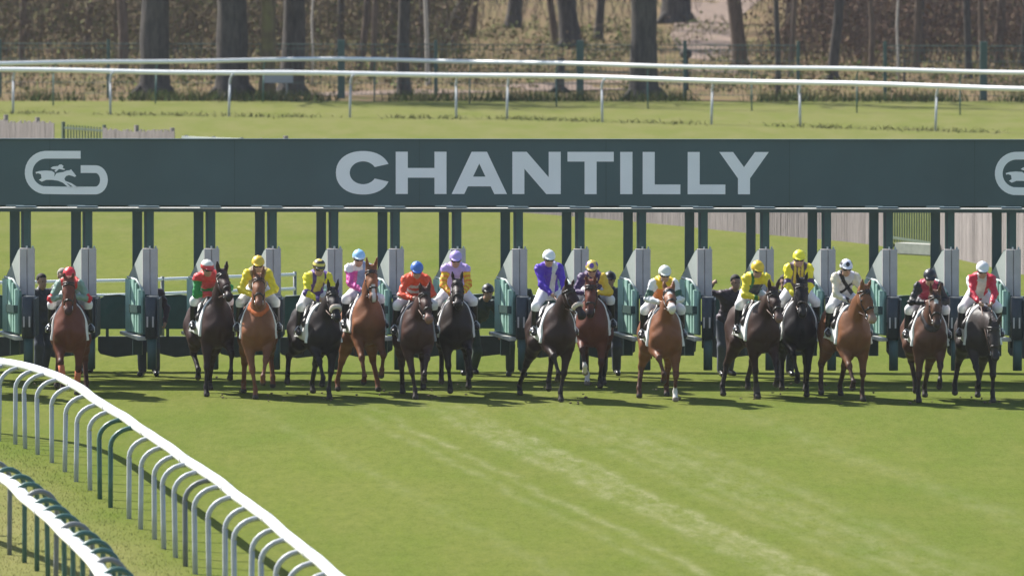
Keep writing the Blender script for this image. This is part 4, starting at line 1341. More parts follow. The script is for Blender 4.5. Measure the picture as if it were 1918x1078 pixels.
TREES = [
 ("brown trunk beyond the left edge of the wood", -19.5, 372, 0.2, BARK_D, (0.06, 0)),
 ("slim stem behind the rail at the upper left", -16.2, 352, 0.11, BARK_B, (0.12, 0)),
 ("thin dark stem left of the very thick dark trunk", -13.4, 366, 0.1, BARK_D, (0.15, 0)),
 ("brown stem between the two thick dark trunks on the left", -9.6, 352, 0.13, BARK_B, (0.22, 0)),
 ("dark stem right of the left pale sapling", -5.9, 362, 0.12, BARK_D, (0.12, 0)),
 ("thin reddish stem leaning left of the narrow dark trunk", -4.5, 341, 0.1, BARK_B, (0.21, 0)),
 ("thin pale stem beside the narrow dark trunk", -2.6, 333, 0.07, BARK_W, (-0.24, 0)),
 ("brown trunk doubled with the narrow dark one", -2.95, 352, 0.16, BARK_B, (-0.02, 0)),
 ("dark stem beyond the path left of the broadest trunk", 3.1, 383, 0.16, BARK_D, (0.22, 0)),
 ("thin dark stem between the thin trunks right of the path", 9.2, 352, 0.09, BARK_D, (0.07, 0)),
 ("reddish stem behind the crooked dark trunk", 10.9, 360, 0.13, BARK_B, (0.20, 0)),
 ("thin reddish stem left of the pale staked sapling", 11.6, 344, 0.09, BARK_B, (-0.19, 0)),
 ("dark stem right of the slim brown trunk", 13.6, 356, 0.14, BARK_D, (-0.02, 0)),
 ("thin reddish stem near the right edge", 15.2, 345, 0.1, BARK_B, (-0.13, 0)),
 ("dark trunk at the right edge of the picture", 16.9, 352, 0.15, BARK_D, (0.02, 0)),
 ("brown trunk beyond the right edge", 18.4, 372, 0.2, BARK_B, (0.04, 0)),
 ("very thick dark trunk at the wood's edge on the far left, above the white rail", -10.82, 322.5, .47, BARK_D, (0.1, 0)),
 ("thick dark trunk left of the mossy sunlit one", -8.40, 322.4, .50, BARK_D, (-.12, 0)),
 ("mossy yellow-brown sunlit trunk between two thick dark trunks", -7.36, 321.8, .24, BARK_M, (0, 0)),
 ("thick dark trunk just right of the mossy sunlit one", -6.72, 324.7, .38, BARK_D, (0.15, 0)),
 ("narrow dark trunk standing close to the nearer far rail, left of centre", -3.28, 324.7, .20, BARK_D, (0, 0)),
 ("brown trunk just right of the narrow dark trunk, left of centre", -2.85, 353.3, .19, BARK_B, (-.1, 0)),
 ("dark trunk leaning strongly to the right, left of the sandy path", -2.27, 375.6, .27, BARK_D, (1.55, 0)),
 ("slender trunk behind the strongly leaning dark one", -1.4, 385.5, .12, BARK_B, (0.1, 0)),
 ("dark trunk deep in the wood near the centre", 0.02, 398.0, .28, BARK_D, (0.35, 0)),
 ("curved thin trunk beside the sandy path at the centre", 1.5, 377.5, .13, BARK_B, (-.5, 0)),
 ("dark trunk leaning left beside the curved thin trunk", 2.05, 374.4, .36, BARK_D, (-.3, 0)),
 ("broadest dark trunk standing alone right of centre by the rail", 4.0, 321.1, .43, BARK_D, (-.08, 0)),
 ("broad trunk far back behind the sandy path", 6.2, 405.5, .55, BARK_D, (0.1, 0)),
 ("grey-brown trunk right of the sandy path", 7.53, 353.3, .25, BARK_B, (-.3, 0)),
 ("thin dark trunk at the wood's edge right of the sandy path", 8.02, 322.9, .085, BARK_D, (-.05, 0)),
 ("thin brown trunk just right of the thin dark one", 8.9, 341.8, .085, BARK_B, (0.22, 0)),
 ("dark crooked trunk left of the pale staked sapling", 10.2, 339.6, .17, BARK_D, (0.25, 0)),
 ("slim brown trunk right of the pale staked sapling", 13.0, 345.5, .13, BARK_B, (.2, 0)),
 ("slim dark trunk near the right edge of the wood", 14.5, 339.6, .12, BARK_D, (-.1, 0)),
 ("brown trunk at the far right of the wood", 16.0, 350.9, .16, BARK_B, (.1, 0)),
 ("slim brown trunk deep in the wood at the upper left", -14.2, 356.4, .13, BARK_B, (.1, 0)),
 ("brown trunk left of the very thick dark trunk", -12.6, 345.5, .16, BARK_B, (-.15, 0)),
 ("slim leaning trunk between the dark trunks left of centre", -5.0, 349.1, .11, BARK_B, (.45, 0)),
 ("slim dark trunk deep in the wood left of centre", -4.1, 370.9, .14, BARK_D, (-.1, 0)),
 ("slim brown trunk behind the grey-brown trunk right of the path", 9.6, 372.7, .14, BARK_B, (.15, 0)),
 ("slim trunk deep in the wood at the right", 12.2, 378.2, .15, BARK_D, (-.2, 0)),
 ("brown trunk deep in the wood at the far right", 17.5, 381.8, .18, BARK_B, (.1, 0)),
 ("brown trunk deep in the wood at the far left", -17.0, 374.5, .2, BARK_B, (.1, 0)),
]
for (lb, x, y, r, bk, ln) in TREES:
    tree(lb, x, y, r, bk, ln, h=random.uniform(11, 14), curve=.05 if r < .2 else 0.0)
def sapling(label, x, y, stakes):
    t = empty("sapling", (x, y, 0), 0, label, "tree")
    mb = MB(); mb.tube([(0, 0, -.05), (.02, 0, .8), (-.02, 0, 2.0), (.06, 0, 3.4), (0.1, 0, 5.0)], [.045, .042, .038, .032, .015], 8); mb.build("trunk", BARK_W, t, True)
    mb = MB()
    for k in range(14):
        a = random.uniform(0, 6.28); z = random.uniform(2.6, 4.8); l_ = random.uniform(.4, 1.0)
        mb.tube([(.06, 0, z), (.06 + math.cos(a) * l_ * .5, math.sin(a) * l_ * .5, z + l_ * .5), (.06 + math.cos(a) * l_, math.sin(a) * l_, z + l_ * .8)], [.014, .01, .004], 4)
    mb.build("crown", TWIG, t, True)
    for sx in stakes:
        mb = MB(); mb.tube([(sx, -.25, -.05), (sx, -.25, .95)], .04, 6); mb.build("stake", BARK_D, t)
    return t
sapling("pale slender sapling between two short stakes at the right of the wood", 11.95, 331.0, (-.38, .2))
sapling("pale slender sapling among the dark trunks on the left", -6.25, 334.4, ())

# undergrowth: one tangled mass each, far too fine to count
def thicket(name, label, x0, x1, y0, y1, n, h, stemcol, leafcol, nleaf, hole=None, lean=.35, grp=6):
    V = []; F = []; C = []
    cx = rng.uniform(x0, x1, n); cy = rng.uniform(y0, y1, n)
    if hole is not None:
        k = ~hole(cx, cy); cx, cy = cx[k], cy[k]; n = len(cx)
    hh = h * rng.uniform(.35, 1.1, n); rr = rng.uniform(.008, .024, n)
    dx = rng.normal(0, lean, n) * hh * .5; dy = rng.normal(0, lean, n) * hh * .5
    bx_ = rng.normal(0, .12, n) * hh; 
    prof = (0, .4, .75, 1.0); wid = (1, .8, .55, .2)
    P0 = []
    for t, w in zip(prof, wid):
        x = cx + dx * t + bx_ * math.sin(t * 3.14); y = cy + dy * t; z = hh * t - .05
        for a in (0, 2.1, 4.2):
            P0.append(np.stack([x + rr * w * math.cos(a), y + rr * w * math.sin(a), z], 1))
    A = np.stack(P0, 1)                                      # n,12,3
    base = (np.arange(n) * 12)[:, None]
    quads = []
    for i in range(3):
        for k in range(3):
            quads.append([i * 3 + k, i * 3 + (k + 1) % 3, (i + 1) * 3 + (k + 1) % 3, (i + 1) * 3 + k])
    Fq = (base[:, None, :] + np.array(quads)[None]).reshape(-1, 4)
    col = np.repeat(np.array(stemcol)[None] * rng.uniform(.55, 1.6, (n, 1)), 12, 0)
    # leaves and side twigs as small slanted faces spread along the stems
    m_ = nleaf
    si = rng.integers(0, n, m_); t = rng.uniform(.15, 1.05, m_)
    px = cx[si] + dx[si] * t + rng.normal(0, .22, m_); py = cy[si] + dy[si] * t + rng.normal(0, .22, m_); pz = np.maximum(hh[si] * t + rng.normal(0, .15, m_), .02)
    s_ = rng.uniform(.025, .06, m_)
    u = rng.normal(0, 1, (m_, 3)); u /= np.linalg.norm(u, axis=1)[:, None]
    v = np.cross(u, rng.normal(0, 1, (m_, 3))); v /= np.linalg.norm(v, axis=1)[:, None] + 1e-9
    elong = np.where(rng.uniform(0, 1, m_) < .55, rng.uniform(2.5, 6, m_), 1.0)
    u = u * (s_ * elong)[:, None]; v = v * np.where(elong > 1.5, s_ * .22, s_)[:, None]
    c0 = np.stack([px, py, pz], 1)
    Q = np.stack([c0 - u - v, c0 + u - v, c0 + u + v, c0 - u + v], 1).reshape(-1, 3)
    nb = n * 12
    Fl = (nb + np.arange(m_ * 4)).reshape(-1, 4)
    lc = np.array(leafcol)[rng.integers(0, len(leafcol), m_)] * rng.uniform(.7, 1.25, (m_, 1))
    o = link(name, arr_mesh(name, np.concatenate([A.reshape(-1, 3), Q]), np.concatenate([Fq, Fl]), False, np.clip(np.concatenate([col, np.repeat(lc, 4, 0)]), 0, 1)), M_BRUSH)
    return tag(o, label, "undergrowth", None, "stuff")
M_BRUSH = mat_attr("brushwood", rough=0.95, var=0.2, scale=2.0, spec=0.1)
ST = (0.105, 0.080, 0.062)
OL = [(0.145, 0.120, 0.058), (0.120, 0.094, 0.052), (0.140, 0.098, 0.064), (0.098, 0.104, 0.040)]
RB = [(0.150, 0.096, 0.070), (0.125, 0.080, 0.058), (0.165, 0.105, 0.072), (0.110, 0.088, 0.050)]
path_hole = lambda x, y: (np.abs(x - (1.2 + (y - 324) * .088)) < np.clip(4.6 - (y - 373) * .055, 1.6, 4.6)) & (y < 429)
thicket("left_undergrowth", "olive brown tangle of undergrowth filling the left of the wood", -45, -1.5, 345, 400, 3600, 3.8, ST, OL, 64000, path_hole)
thicket("right_undergrowth", "reddish brown brushwood filling the right of the wood", 6.0, 45, 347, 400, 4600, 4.2, (0.105, 0.075, 0.062), RB, 60000, path_hole, .22)
thicket("far_undergrowth", "dim brown mass of the deep wood behind the trunks", -60, 60, 393, 480, 5000, 6.5, (0.10, 0.078, 0.066), OL + RB, 64000, path_hole, .25)
thicket("low_brush", "low dry brush and grass tufts on the floor of the wood", -24, 24, 326, 400, 4200, 0.35, (0.14, 0.12, 0.06), [(0.17, 0.15, 0.065), (0.12, 0.145, 0.04), (0.19, 0.14, 0.085), (0.11, 0.13, 0.045)], 22000, lambda x, y: np.abs(x - (1.2 + (y - 324) * .12)) < 1.2, .6)
# rank grass along the wood's edge
def tufts(name, label, x0, x1, yf, n, h, cols):
    x = rng.uniform(x0, x1, n); y = yf(x) + rng.normal(0, .5, n)
    k = (np.sin(x * 1.7) + np.sin(x * .63 + 1) + rng.normal(0, .6, n)) > -.5
    x, y = x[k], y[k]; n = len(x)
    a = rng.uniform(0, 6.28, n); hh = h * rng.uniform(.4, 1.2, n); w = rng.uniform(.012, .03, n)
    lx, ly = rng.normal(0, .12, n), rng.normal(0, .12, n)
    A = np.stack([np.stack([x - w * np.cos(a), y - w * np.sin(a), 0 * x - .01], 1), np.stack([x + w * np.cos(a), y + w * np.sin(a), 0 * x - .01], 1),
                  np.stack([x + lx + .004, y + ly, hh], 1), np.stack([x + lx - .004, y + ly, hh], 1)], 1).reshape(-1, 3)
    F = np.arange(n * 4).reshape(-1, 4)
    c = np.array(cols)[rng.integers(0, len(cols), n)] * rng.uniform(.7, 1.3, (n, 1))
    o = link(name, arr_mesh(name, A, F, False, np.repeat(c, 4, 0)), M_BRUSH)
    return tag(o, label, "grass", None, "stuff")
tufts("rank_grass", "rank green grass along the edge of the wood", -24, 24, lambda x: 319.8 - .036 * x, 9000, .30, [(0.070, 0.095, 0.022), (0.055, 0.085, 0.025), (0.13, 0.125, 0.045)])
tufts("rail_grass", "uncut grass tufts under the nearer far rail", -22, 20, lambda x: np.interp(x, [-20.5, -8, 0, 5.6, 11.8, 18], [311.3, 306.7, 304.4, 300.2, 295.3, 290.2]), 2200, .11, [(0.085, 0.10, 0.025), (0.12, 0.12, 0.04)])

# green mesh fence at the wood's edge
MESHG = mat("green_fence_paint", (0.040, 0.085, 0.070), 0.6, 0.15, 5.0)
gf = empty("mesh_fence", (0, 0, 0), 0, "dark green mesh fence on stout green posts along the wood", "fence")
fx = [-15.5, -12.2, -10.55, -8.2, -5.15, -2.3, 2.05, 5.2, 8.6, 11.2, 14.15, 17.2]
for i, x in enumerate(fx):
    w = .22 if i in (2, 4, 6, 10) else .10
    mb = MB(); mb.box((x, 321.6 - .09 * x, .85), (w, w, 1.80), bev=.02); mb.build("post", MESHG, gf)
for i in range(len(fx) - 1):
    if i in (8,): continue
    mb = MB(); a, c = fx[i] + .05, fx[i + 1] - .05
    for z in (.12, .45, .8, 1.15, 1.48, 1.62):
        mb.tube([(a, 321.6 - .09 * a, z), (c, 321.6 - .09 * c, z)], .008 if z < 1.6 else .013, 4)
    k = a
    while k < c:
        mb.tube([(k, 321.6 - .09 * k, .08), (k, 321.6 - .09 * k, 1.62)], .007, 3, caps=False); k += .14
    tag(mb.build("mesh_panel", MESHG, gf, recalc=False), kind="stuff")
# small things at the wood's edge
sg = empty("notice_board", (-7.0, 320.2, 0), R(4), "plain grey notice board on a post among the trunks on the left", "sign")
mb = MB(); mb.box((0, 0, .72), (.86, .04, .40)); mb.build("panel", mat("grey_sign", (0.30, 0.31, 0.33), .6, .06, 3), sg)
mb = MB(); mb.tube([(.25, .05, -.05), (.25, .05, .9)], .03, 8); mb.build("post", POST_D, sg)
bo = empty("marker_post", (5.35, 328.4, 0), 0, "short dark marker post with round head beside the sandy path", "post")
mb = MB(); mb.tube([(0, 0, -.05), (0, 0, .25), (0, 0, 1.05)], [.10, .09, .08], 10); mb.build("stem", BARK_D, bo, True)
mb = MB(); ball(mb, (0, 0, 1.14), (.19, .19, .17), 12, 8); mb.build("head", BARK_D, bo, True)
sb = empty("tree_stump", (1.45, 327.3, 0), 0, "tall dark stump left of the broadest trunk", "stump")
mb = MB(); mb.tube([(0, 0, -.05), (0, 0, .1), (.02, 0, .5), (0.05, 0, 1.05)], [.26, .17, .14, .12], 10); mb.build("trunk", BARK_D, sb, True)
for k in range(4):
    a = k * 1.6 + .4
    mb = MB(); mb.tube([(0, 0, .18), (math.cos(a) * .2, math.sin(a) * .2, .08), (math.cos(a) * .42, math.sin(a) * .42, -.04)], [.09, .07, .03], 6); mb.build("root", BARK_D, sb, True)
# ------------------------------------------------------------------ the field: sixteen horses and their jockeys
W_, Y_, BK = (0.74, 0.74, 0.74), (0.76, 0.60, 0.02), (0.014, 0.013, 0.015)
def silks(body, sleeve=None, extra=None):
    def paint(reg, at, u, v, fr):
        c = np.tile(np.array(body, float), (len(u), 1))
        c[reg >= 0] = body if sleeve is None else sleeve
        if extra: extra(c, reg, at, u, v, fr)
        return c
    return paint
def hoops(c1, c2, n=22.0, ph=0.0):
    return lambda a, b, z: np.where((np.floor((z + ph) * n) % 2 == 0)[:, None], np.array(c1, float), np.array(c2, float))
def split_cap(top, low, z0=0.075):
    return lambda a, b, z: np.where((z > z0)[:, None], np.array(top, float), np.array(low, float))
def spot_cap(base, spot, r=0.035):
    return lambda a, b, z: np.where((((a > 0.03) & ((b) ** 2 + (z - 0.095) ** 2 < r * r)) | ((a < 0.05) & (np.abs(b) > .07) & (z > .07)))[:, None], np.array(spot, float), np.array(base, float))

def e1(c, reg, at, u, v, fr):
    c[(reg < 0) & (v > 0.93)] = (0.55, 0.05, 0.04); c[(reg >= 0) & (at > 0.36) & (at < 0.56)] = (0.62, 0.02, 0.03)
def e2(c, reg, at, u, v, fr):
    c[(reg >= 0) & (at < 0.10)] = (0.62, 0.04, 0.04); c[(reg < 0) & (v < .45)] = (0.02, 0.24, 0.05)
def e3(c, reg, at, u, v, fr):
    c[(reg < 0) & (np.abs(np.abs(u) - 0.085) < 0.022)] = (0.10, 0.08, 0.04)
def e4(c, reg, at, u, v, fr):
    P_ = (0.10, 0.055, 0.22)
    c[(reg < 0) & (np.abs(np.abs(u) - 0.10) < 0.035)] = P_; c[(reg >= 0) & (at > .40) & (at < .55)] = P_; c[(reg < 0) & (v < .35)] = P_
def e5(c, reg, at, u, v, fr):
    c[(reg < 0) & (np.abs(u) < 0.085)] = (0.27, 0.36, 0.52); c[(v > 0.90) & (u < 0)] = W_; c[(reg >= 0) & (at < .10)] = W_; c[(reg == 1)] = (0.27, 0.36, 0.52)
def e6(c, reg, at, u, v, fr):
    c[(reg < 0) & (np.floor(v * 6) % 2 == 0)] = (0.72, 0.64, 0.63); c[(reg >= 0) & (np.floor(at * 6) % 2 == 1)] = (0.72, 0.60, 0.60); c[v > .86] = (0.70, 0.075, 0.025)
def e7(c, reg, at, u, v, fr):
    c[(reg >= 0) & (np.floor(at * 14) % 2 == 1)] = (0.70, 0.22, 0.015); c[(reg >= 0) & (at < .12)] = (0.46, 0.34, 0.66)
def e8(c, reg, at, u, v, fr):
    c[(reg < 0) & (u > -0.03) & (u < .07) & (fr > 0)] = (0.62, 0.60, 0.66); c[(reg >= 0) & (at > .84)] = W_
def e9(c, reg, at, u, v, fr):
    c[(reg < 0) & (fr > 0) & (((u * 14 + 50) % 1 < .35) & ((v * 5) % 1 < .35))] = (0.55, 0.42, 0.30); c[reg == 1] = (0.68, 0.46, 0.04)
def e10(c, reg, at, u, v, fr):
    c[(reg < 0) & (v > .86)] = (0.74, 0.50, 0.02); c[(reg >= 0) & (at > .24) & (at < .50)] = (0.035, 0.10, 0.06)
def e11(c, reg, at, u, v, fr):
    c[(reg < 0) & (v > .84)] = Y_; c[(reg < 0) & (np.abs(np.abs(u) - 0.12) < .025)] = (0.03, 0.16, 0.04)
def e12(c, reg, at, u, v, fr):
    c[(reg < 0) & (fr > 0) & (v > .35) & ((np.abs(np.abs(u) - .06) < .02) | ((np.abs(u) < .02)))] = (0.62, 0.48, 0.05); c[(reg >= 0) & (at > .34) & (at < .52)] = (0.06, 0.03, 0.10)
def e13(c, reg, at, u, v, fr):
    c[(reg < 0) & (np.abs(np.abs(u) - .30 * np.abs(v - .62)) < .035)] = BK
def e14(c, reg, at, u, v, fr):
    c[(reg < 0) & (v < .30)] = (0.70, 0.62, 0.62)
def e15(c, reg, at, u, v, fr):
    c[(reg < 0) & (fr > 0) & (np.abs(u) < .075) & (v > .1)] = (0.60, 0.57, 0.57); c[(reg == 0) & (u < -0.22)] = W_

DB, BR, BAY, BB, CH, BLK = (0.022, 0.014, 0.012), (0.036, 0.018, 0.014), (0.125, 0.050, 0.028), (0.205, 0.078, 0.034), (0.190, 0.076, 0.036), (0.013, 0.011, 0.013)
PT = (0.018, 0.014, 0.013)
FIELD = [
 # horse spec, horse label, rider spec, rider outfit, rider label
 (dict(loc=(-8.93, 176.82), yaw=3.1, coat=DB, points=PT, fore=[(.1, 0), (.3, .2)], hind=[(-1.3, 0), (-1.1, .1)], neck=46, head=-55),
  "dark horse cut off by the left edge of the picture",
  dict(top=2.36, up=.20, hy=-.02), dict(paint=silks((0.50, 0.46, 0.74)), cap=flat((0.5, 0.46, 0.74))), "jockey in lavender silks cut off by the left edge of the picture"),
 (dict(loc=(-7.36, 177.36), yaw=0.8, coat=(0.130, 0.042, 0.024), points=(0.05, 0.022, 0.016), fore=[(.30, .12, .10), (-.05, 0, .12)], hind=[(-1.25, .05, .25), (-1.0, 0, .25)], neck=56, head=-62, bandage=True, dz=-.10, red_mane=True),
  "reddish bay horse with orange leg bandages ridden by the red-capped jockey",
  dict(top=2.14, up=.14, look=.05, nod=.15, grip=.26), dict(paint=silks((0.22, 0.33, 0.27), None, e1), cap=flat((0.66, 0.02, 0.03))), "jockey in pale green silks with red armbands and a red cap"),
 (dict(loc=(-4.90, 177.18), yaw=13.3, coat=BR, points=PT, fore=[(.20, 0, .22), (.32, .28, .15)], hind=[(-1.0, .22, .12), (-1.55, 0, .2)], neck=62, head=-38, head_yaw=6, dz=-.06, pitch=4),
  "dark brown horse with raised head ridden by the jockey in green and red",
  dict(top=2.27, up=.15, hy=-.16, look=.25, nod=.1), dict(paint=silks((0.60, 0.06, 0.05), (0.02, 0.24, 0.05), e2), cap=split_cap((0.70, 0.70, 0.62), (0.60, 0.04, 0.04), .085)), "jockey in green sleeves and red body with white and red cap"),
 (dict(loc=(-4.20, 176.45), yaw=2.3, coat=CH, points=(0.15, 0.055, 0.028), fore=[(.20, 0, .05), (.36, .25, .07)], hind=[(-1.45, 0, .22), (-1.1, .12, .26)], neck=58, head=-48, red_mane=True, breast="orange", dz=-.04, pitch=3),
  "light chestnut horse ridden by the jockey all in yellow near the left",
  dict(top=2.37, up=.20, nod=.05), dict(paint=silks((0.34, 0.26, 0.10), (0.74, 0.60, 0.03), e3), cap=flat((0.70, 0.47, 0.03))), "jockey with golden yellow cap and yellow sleeves on the light chestnut"),
 (dict(loc=(-3.12, 176.33), yaw=14.8, coat=(0.018, 0.013, 0.013), points=PT, fore=[(.40, .24, .12), (.10, 0, .08)], hind=[(-1.05, .20, .36), (-1.55, 0, .2)], neck=40, head=-48, noseband="wool", dz=-.08),
  "blackish horse with pale sheepskin noseband near the left",
  dict(top=2.32, up=.17, hy=-.06, nod=.1), dict(paint=silks((0.66, 0.58, 0.10), (0.78, 0.68, 0.02), e4), cap=hoops((0.70, 0.56, 0.10), (0.05, 0.04, 0.03), 26, .01)), "jockey in yellow with purple braces and a hooped yellow and black cap"),
 (dict(loc=(-2.40, 177.27), yaw=10.1, coat=(0.205, 0.080, 0.034), points=(0.13, 0.05, 0.025), fore=[(.45, .22, .14), (.05, .30, .22)], hind=[(-1.25, 0, .30), (-1.0, 0, .34)], neck=64, head=-56, pitch=9, dz=-.10, face="snip", red_mane=True),
  "bright chestnut horse half rearing under the pink-clad jockey",
  dict(top=2.42, up=.12, hy=-.10, fx=.02), dict(paint=silks((0.62, 0.10, 0.34), (0.62, 0.07, 0.34), e5), cap=split_cap((0.30, 0.55, 0.80), (0.62, 0.72, 0.80), .05)), "jockey in pink and pale blue silks with sky blue cap"),
 (dict(loc=(-1.57, 176.33), yaw=5.5, coat=(0.056, 0.026, 0.019), points=(0.03, 0.02, 0.016), fore=[(.15, 0, .04), (.42, .30, .08)], hind=[(-1.4, 0, .12), (-1.1, .1, .2)], neck=36, neck_yaw=6, head=-46, head_yaw=8, cloth="grey", muzzle=(0.26, 0.14, 0.11), dz=-.06),
  "brown horse with pinkish muzzle and grey saddle cloth beside the half rearing chestnut",
  dict(top=2.28, up=.14, nod=.25, hy=.0), dict(paint=silks((0.70, 0.085, 0.03), (0.70, 0.085, 0.03), e6), cap=flat((0.055, 0.15, 0.50))), "jockey in red and white hoops with a royal blue cap"),
 (dict(loc=(-0.93, 177.27), yaw=2.3, coat=(0.024, 0.016, 0.013), points=PT, fore=[(.05, .05, .10), (.36, .32, .22)], hind=[(-1.35, .12, .20), (-1.1, .05, .25)], neck=46, head=-34, dz=-.05),
  "dark bay horse poking its nose, left of the wide gap in the field",
  dict(top=2.41, up=.19, nod=.05), dict(paint=silks((0.46, 0.34, 0.66), (0.74, 0.50, 0.02), e7), cap=flat((0.42, 0.32, 0.64))), "jockey in lilac silks with orange and yellow sleeves and lilac cap"),
 (dict(loc=(0.76, 175.67), yaw=10.9, coat=(0.030, 0.015, 0.011), points=PT, fore=[(.42, .36, .09), (.15, 0, .02)], hind=[(-1.75, 0, .30), (-1.3, .1, .1)], neck=44, neck_yaw=6, head=-46, head_yaw=30, dz=-.05, noseband="wool"),
  "dark brown horse turning its head, ridden by the purple-clad jockey",
  dict(top=2.50, up=.22, hy=-.12, hands=.08), dict(paint=silks((0.085, 0.030, 0.42), (0.085, 0.030, 0.42), e8), cap=flat((0.76, 0.76, 0.76))), "jockey in purple silks with white chest stripe and white cap"),
 (dict(loc=(1.34, 178.82), yaw=-2.3, coat=(0.120, 0.038, 0.022), points=PT, fore=[(.40, .28, .10), (.05, .04, .14)], hind=[(-1.2, 0, .12), (-1.4, 0, .15)], neck=42, head=-62, dz=-.10, socks="w-w-"),
  "bay horse half hidden behind the purple jockey's dark horse",
  dict(top=2.18, up=.12, nod=.1), dict(paint=silks((0.060, 0.028, 0.10), (0.060, 0.028, 0.10), e9), cap=spot_cap((0.66, 0.50, 0.10), (0.12, 0.05, 0.30), .04)), "jockey in dark violet with one yellow sleeve and a yellow and purple cap"),
 (dict(loc=(2.52, 175.67), yaw=5.5, coat=(0.180, 0.070, 0.032), points=(0.075, 0.032, 0.02), fore=[(.44, .34, .07), (.05, 0, .17)], hind=[(-.95, 0, .32), (-1.35, 0, .18)], neck=44, head=-22, face="star_snip", dz=-.10, socks="-w--"),
  "bright bay horse with white muzzle and star, head up facing the camera",
  dict(top=2.25, up=.15, nod=.05), dict(paint=silks((0.70, 0.20, 0.03), (0.70, 0.71, 0.70), e10), cap=flat((0.66, 0.66, 0.58))), "jockey in orange with green-banded white sleeves and an off-white cap"),
 (dict(loc=(4.14, 176.25), yaw=14.0, coat=(0.040, 0.020, 0.014), points=PT, fore=[(-.08, 0, .06), (.48, .24, .10)], hind=[(-1.0, 0, .40), (-1.45, .08, .15)], neck=38, head=-50, head_yaw=4, muzzle=(0.20, 0.12, 0.10), dz=-.05),
  "dark brown horse with patterned saddle cloth under the jockey with dark bib",
  dict(top=2.30, up=.17, hy=-.08, nod=.15), dict(paint=silks((0.060, 0.065, 0.075), (0.76, 0.62, 0.03), e11), cap=flat((0.76, 0.50, 0.015))), "jockey with golden cap, yellow sleeves and dark bib"),
 (dict(loc=(4.77, 176.91), yaw=2.3, coat=BLK, points=PT, fore=[(.36, .26, .06), (.05, 0, .12)], hind=[(-1.1, .05, .22), (-1.4, 0, .2)], neck=50, head=-66, dz=-.05),
  "black horse with lowered nose close beside the dark brown one",
  dict(top=2.44, up=.22), dict(paint=silks((0.10, 0.070, 0.085), (0.76, 0.66, 0.02), e12), cap=flat((0.74, 0.68, 0.02))), "upright jockey with lemon cap and dark-banded yellow sleeves on the black horse"),
 (dict(loc=(5.62, 175.67), yaw=11.7, coat=(0.172, 0.070, 0.031), points=(0.05, 0.026, 0.018), fore=[(.46, .22, .12), (.08, 0, .15)], hind=[(-1.0, .06, .30), (-1.5, 0, .15)], neck=46, head=-58, head_yaw=20, neck_yaw=5, muzzle=(0.34, 0.24, 0.19), dz=-.07),
  "golden bay horse with its head turned to the right",
  dict(top=2.35, up=.17, hy=-.10), dict(paint=silks((0.60, 0.58, 0.62), (0.70, 0.62, 0.48), e13), cap=spot_cap((0.70, 0.69, 0.74), (0.03, 0.025, 0.03))), "jockey in white silks with black cross belts and a spotted white cap"),
 (dict(loc=(6.87, 175.36), yaw=5.5, coat=(0.092, 0.042, 0.026), points=(0.03, 0.022, 0.018), fore=[(.02, 0, .18), (.45, .26, .10)], hind=[(-1.15, .10, .08), (-1.45, 0, .12)], neck=40, head=-58, face="star", dz=-.08, breast="leather"),
  "brown bay horse with white star under the black-capped jockey",
  dict(top=2.21, up=.14, nod=.12), dict(paint=silks((0.33, 0.028, 0.060), BK, e14), cap=flat((0.016, 0.015, 0.017))), "jockey in dark red with black sleeves and a black cap"),
 (dict(loc=(7.74, 175.36), yaw=4.7, coat=(0.036, 0.028, 0.026), points=PT, fore=[(.40, .22, .12), (.05, 0, .17)], hind=[(-1.25, .06, .3), (-1.4, 0, .1)], neck=-2, neck_yaw=6, head=-72, head_yaw=6, dz=-.06, muzzle=(0.03, 0.027, 0.028)),
  "grey-brown horse with its head stretched low at the right end of the field",
  dict(top=2.33, up=.20, nod=.12), dict(paint=silks((0.55, 0.025, 0.05), (0.55, 0.025, 0.05), e15), cap=flat((0.72, 0.70, 0.70))), "jockey in red silks with white chest and white cap at the right"),
]
for (hs, hl_, js, of, jl) in FIELD:
    Hh = racehorse(hs, hl_)
    jockey(Hh, js, of, jl)

# ------------------------------------------------------------------ stalls handlers
def handler(x, y, face, label, top, leg=M_TROUSER, hgt=1.76, lean=(0, 0), stride=.10, armL=None, armR=None, head="cap", capcol=BK, goggles=False, crouch=0.0):
    k = hgt / 1.76
    px, pz = 0.0, 0.96 * k - crouch
    J = dict(pelvis=(0, 0, pz))
    nck = np.array([lean[0], lean[1], pz + math.sqrt(max(.53 ** 2 - lean[0] ** 2 - lean[1] ** 2, .02)) * k])
    J["neck"] = nck; J["head"] = nck + np.array([.05 + lean[0] * .25, lean[1] * .3, .165])
    J["headfwd"] = (1, 0, -.1); J["headup"] = (.05, 0, 1)
    for s, sg in (("L", -1), ("R", 1)):
        sh = nck + np.array([-.01, sg * .185, -.045]); J["sh" + s] = sh
        arm = (armL if s == "L" else armR) or (.10, sg * .10, -.50)
        ha = sh + np.array(arm); J["ha" + s] = ha
        J["el" + s] = ik(sh, ha, .29, .27, np.array([-.6, sg * .5, -.2]))
        an = np.array([-sg * stride, sg * .11, .085]); J["an" + s] = an
        J["kn" + s] = ik(np.array([0, sg * .085, pz - .02]), an, .44 * k, .44 * k, np.array([1.0, sg * .15, 0]))
        J["to" + s] = an + np.array([.16, sg * .03, -.045])
    of = dict(paint=silks(top), cap=flat(capcol), leg_mat=leg, leg_name="trousers", top_name="jacket", boot_cut=.86, hem=.12, headgear=head, goggles=goggles)
    return person((x, y, 0), R(face), J, of, label, "stalls handlers", (0, 0, 0))
handler(-7.38, 183.6, -75, "grey-haired handler leaning back beside the red-capped jockey", (0.16, 0.15, 0.14), M_TROUSER_G, hgt=1.90, lean=(.05, -.30), stride=.22, head="grey", armR=(.35, .1, -.2))
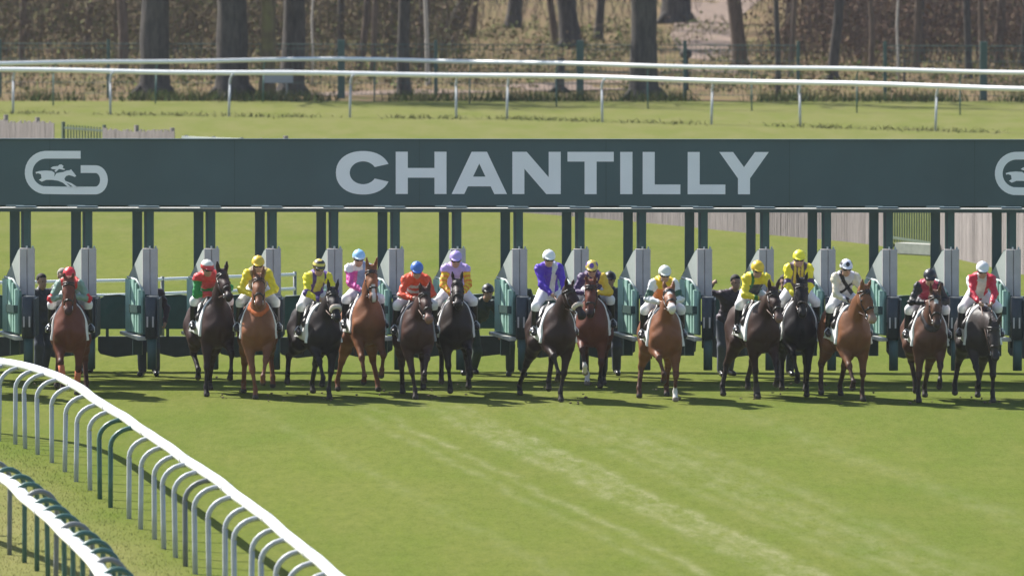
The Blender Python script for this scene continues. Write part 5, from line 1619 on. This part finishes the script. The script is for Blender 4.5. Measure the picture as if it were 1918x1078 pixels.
handler(-8.10, 183.3, -60, "handler in black standing behind the leftmost whole partition", (0.05, 0.05, 0.06), M_TROUSER, hgt=1.68, head="dark")
handler(-6.22, 182.75, -95, "handler in dark trousers standing behind the empty stalls' partition on the left", (0.05, 0.03, 0.04), M_TROUSER, hgt=1.72, stride=.04, head="dark")
handler(-0.75, 183.2, -80, "black-capped handler crouching behind the lilac jockey's horse", (0.04, 0.06, 0.052), M_TROUSER_G, lean=(.22, .22), crouch=.14, stride=.16, head="cap")
handler(0.08, 182.75, -90, "handler with dark green trousers behind the partition at the wide gap", (0.03, 0.045, 0.035), M_TROUSER_G, hgt=1.72, stride=.05, head="dark")
handler(1.68, 182.8, -92, "handler in black cap looking out behind the half hidden bay horse", (0.045, 0.047, 0.055), M_TROUSER, hgt=1.74, stride=.12)
handler(3.65, 182.7, -70, "handler in dark clothes with one arm raised behind the dark-bibbed jockey", (0.07, 0.05, 0.062), mat("grey_jeans", (0.09, 0.10, 0.13), .85, .15, 9), hgt=1.72, lean=(.1, .1), armL=(.12, -.22, .20), stride=.10, head="dark")
handler(4.66, 182.6, -85, "handler in navy trousers hidden behind the black horse", (0.03, 0.035, 0.05), M_TROUSER, hgt=1.70, head="dark")

# kicked-up crumbs of turf round the hooves
mb = MB(); rd = random.Random(4)
for (hs, *_r) in FIELD:
    for k in range(7):
        x = hs["loc"][0] + rd.gauss(0, .30); y = hs["loc"][1] + rd.uniform(-.9, 1.4); z = max(0.0, rd.gauss(.02, .09)); r = rd.uniform(.010, .026)
        ball(mb, (x, y, z + r), (r * rd.uniform(.7, 1.6), r * rd.uniform(.7, 1.6), r * rd.uniform(.5, 1.0)), 5, 3)
tag(mb.build("turf_debris", mat("earth_crumbs", (0.12, 0.085, 0.05), .95, .4, 30), None, False, None, False), "crumbs of turf kicked up round the hooves", "turf", None, "stuff")

# ------------------------------------------------------------------ air
hz_mat = bpy.data.materials.new("thin_haze"); hz_mat.use_nodes = True
_nt = hz_mat.node_tree
for n in list(_nt.nodes): _nt.nodes.remove(n)
_o = _nt.nodes.new("ShaderNodeOutputMaterial"); _v = _nt.nodes.new("ShaderNodeVolumePrincipled")
_v.inputs["Color"].default_value = (0.90, 0.92, 0.96, 1); _v.inputs["Density"].default_value = 0.00008; _v.inputs["Anisotropy"].default_value = 0.2
_nt.links.new(_v.outputs[0], _o.inputs["Volume"])
mb = MB(); mb.box((0, 1100, 10.5), (1840, 2840, 23.0))
tag(mb.build("haze", hz_mat), "thin pale spring haze over the racecourse", "haze", None, "stuff")
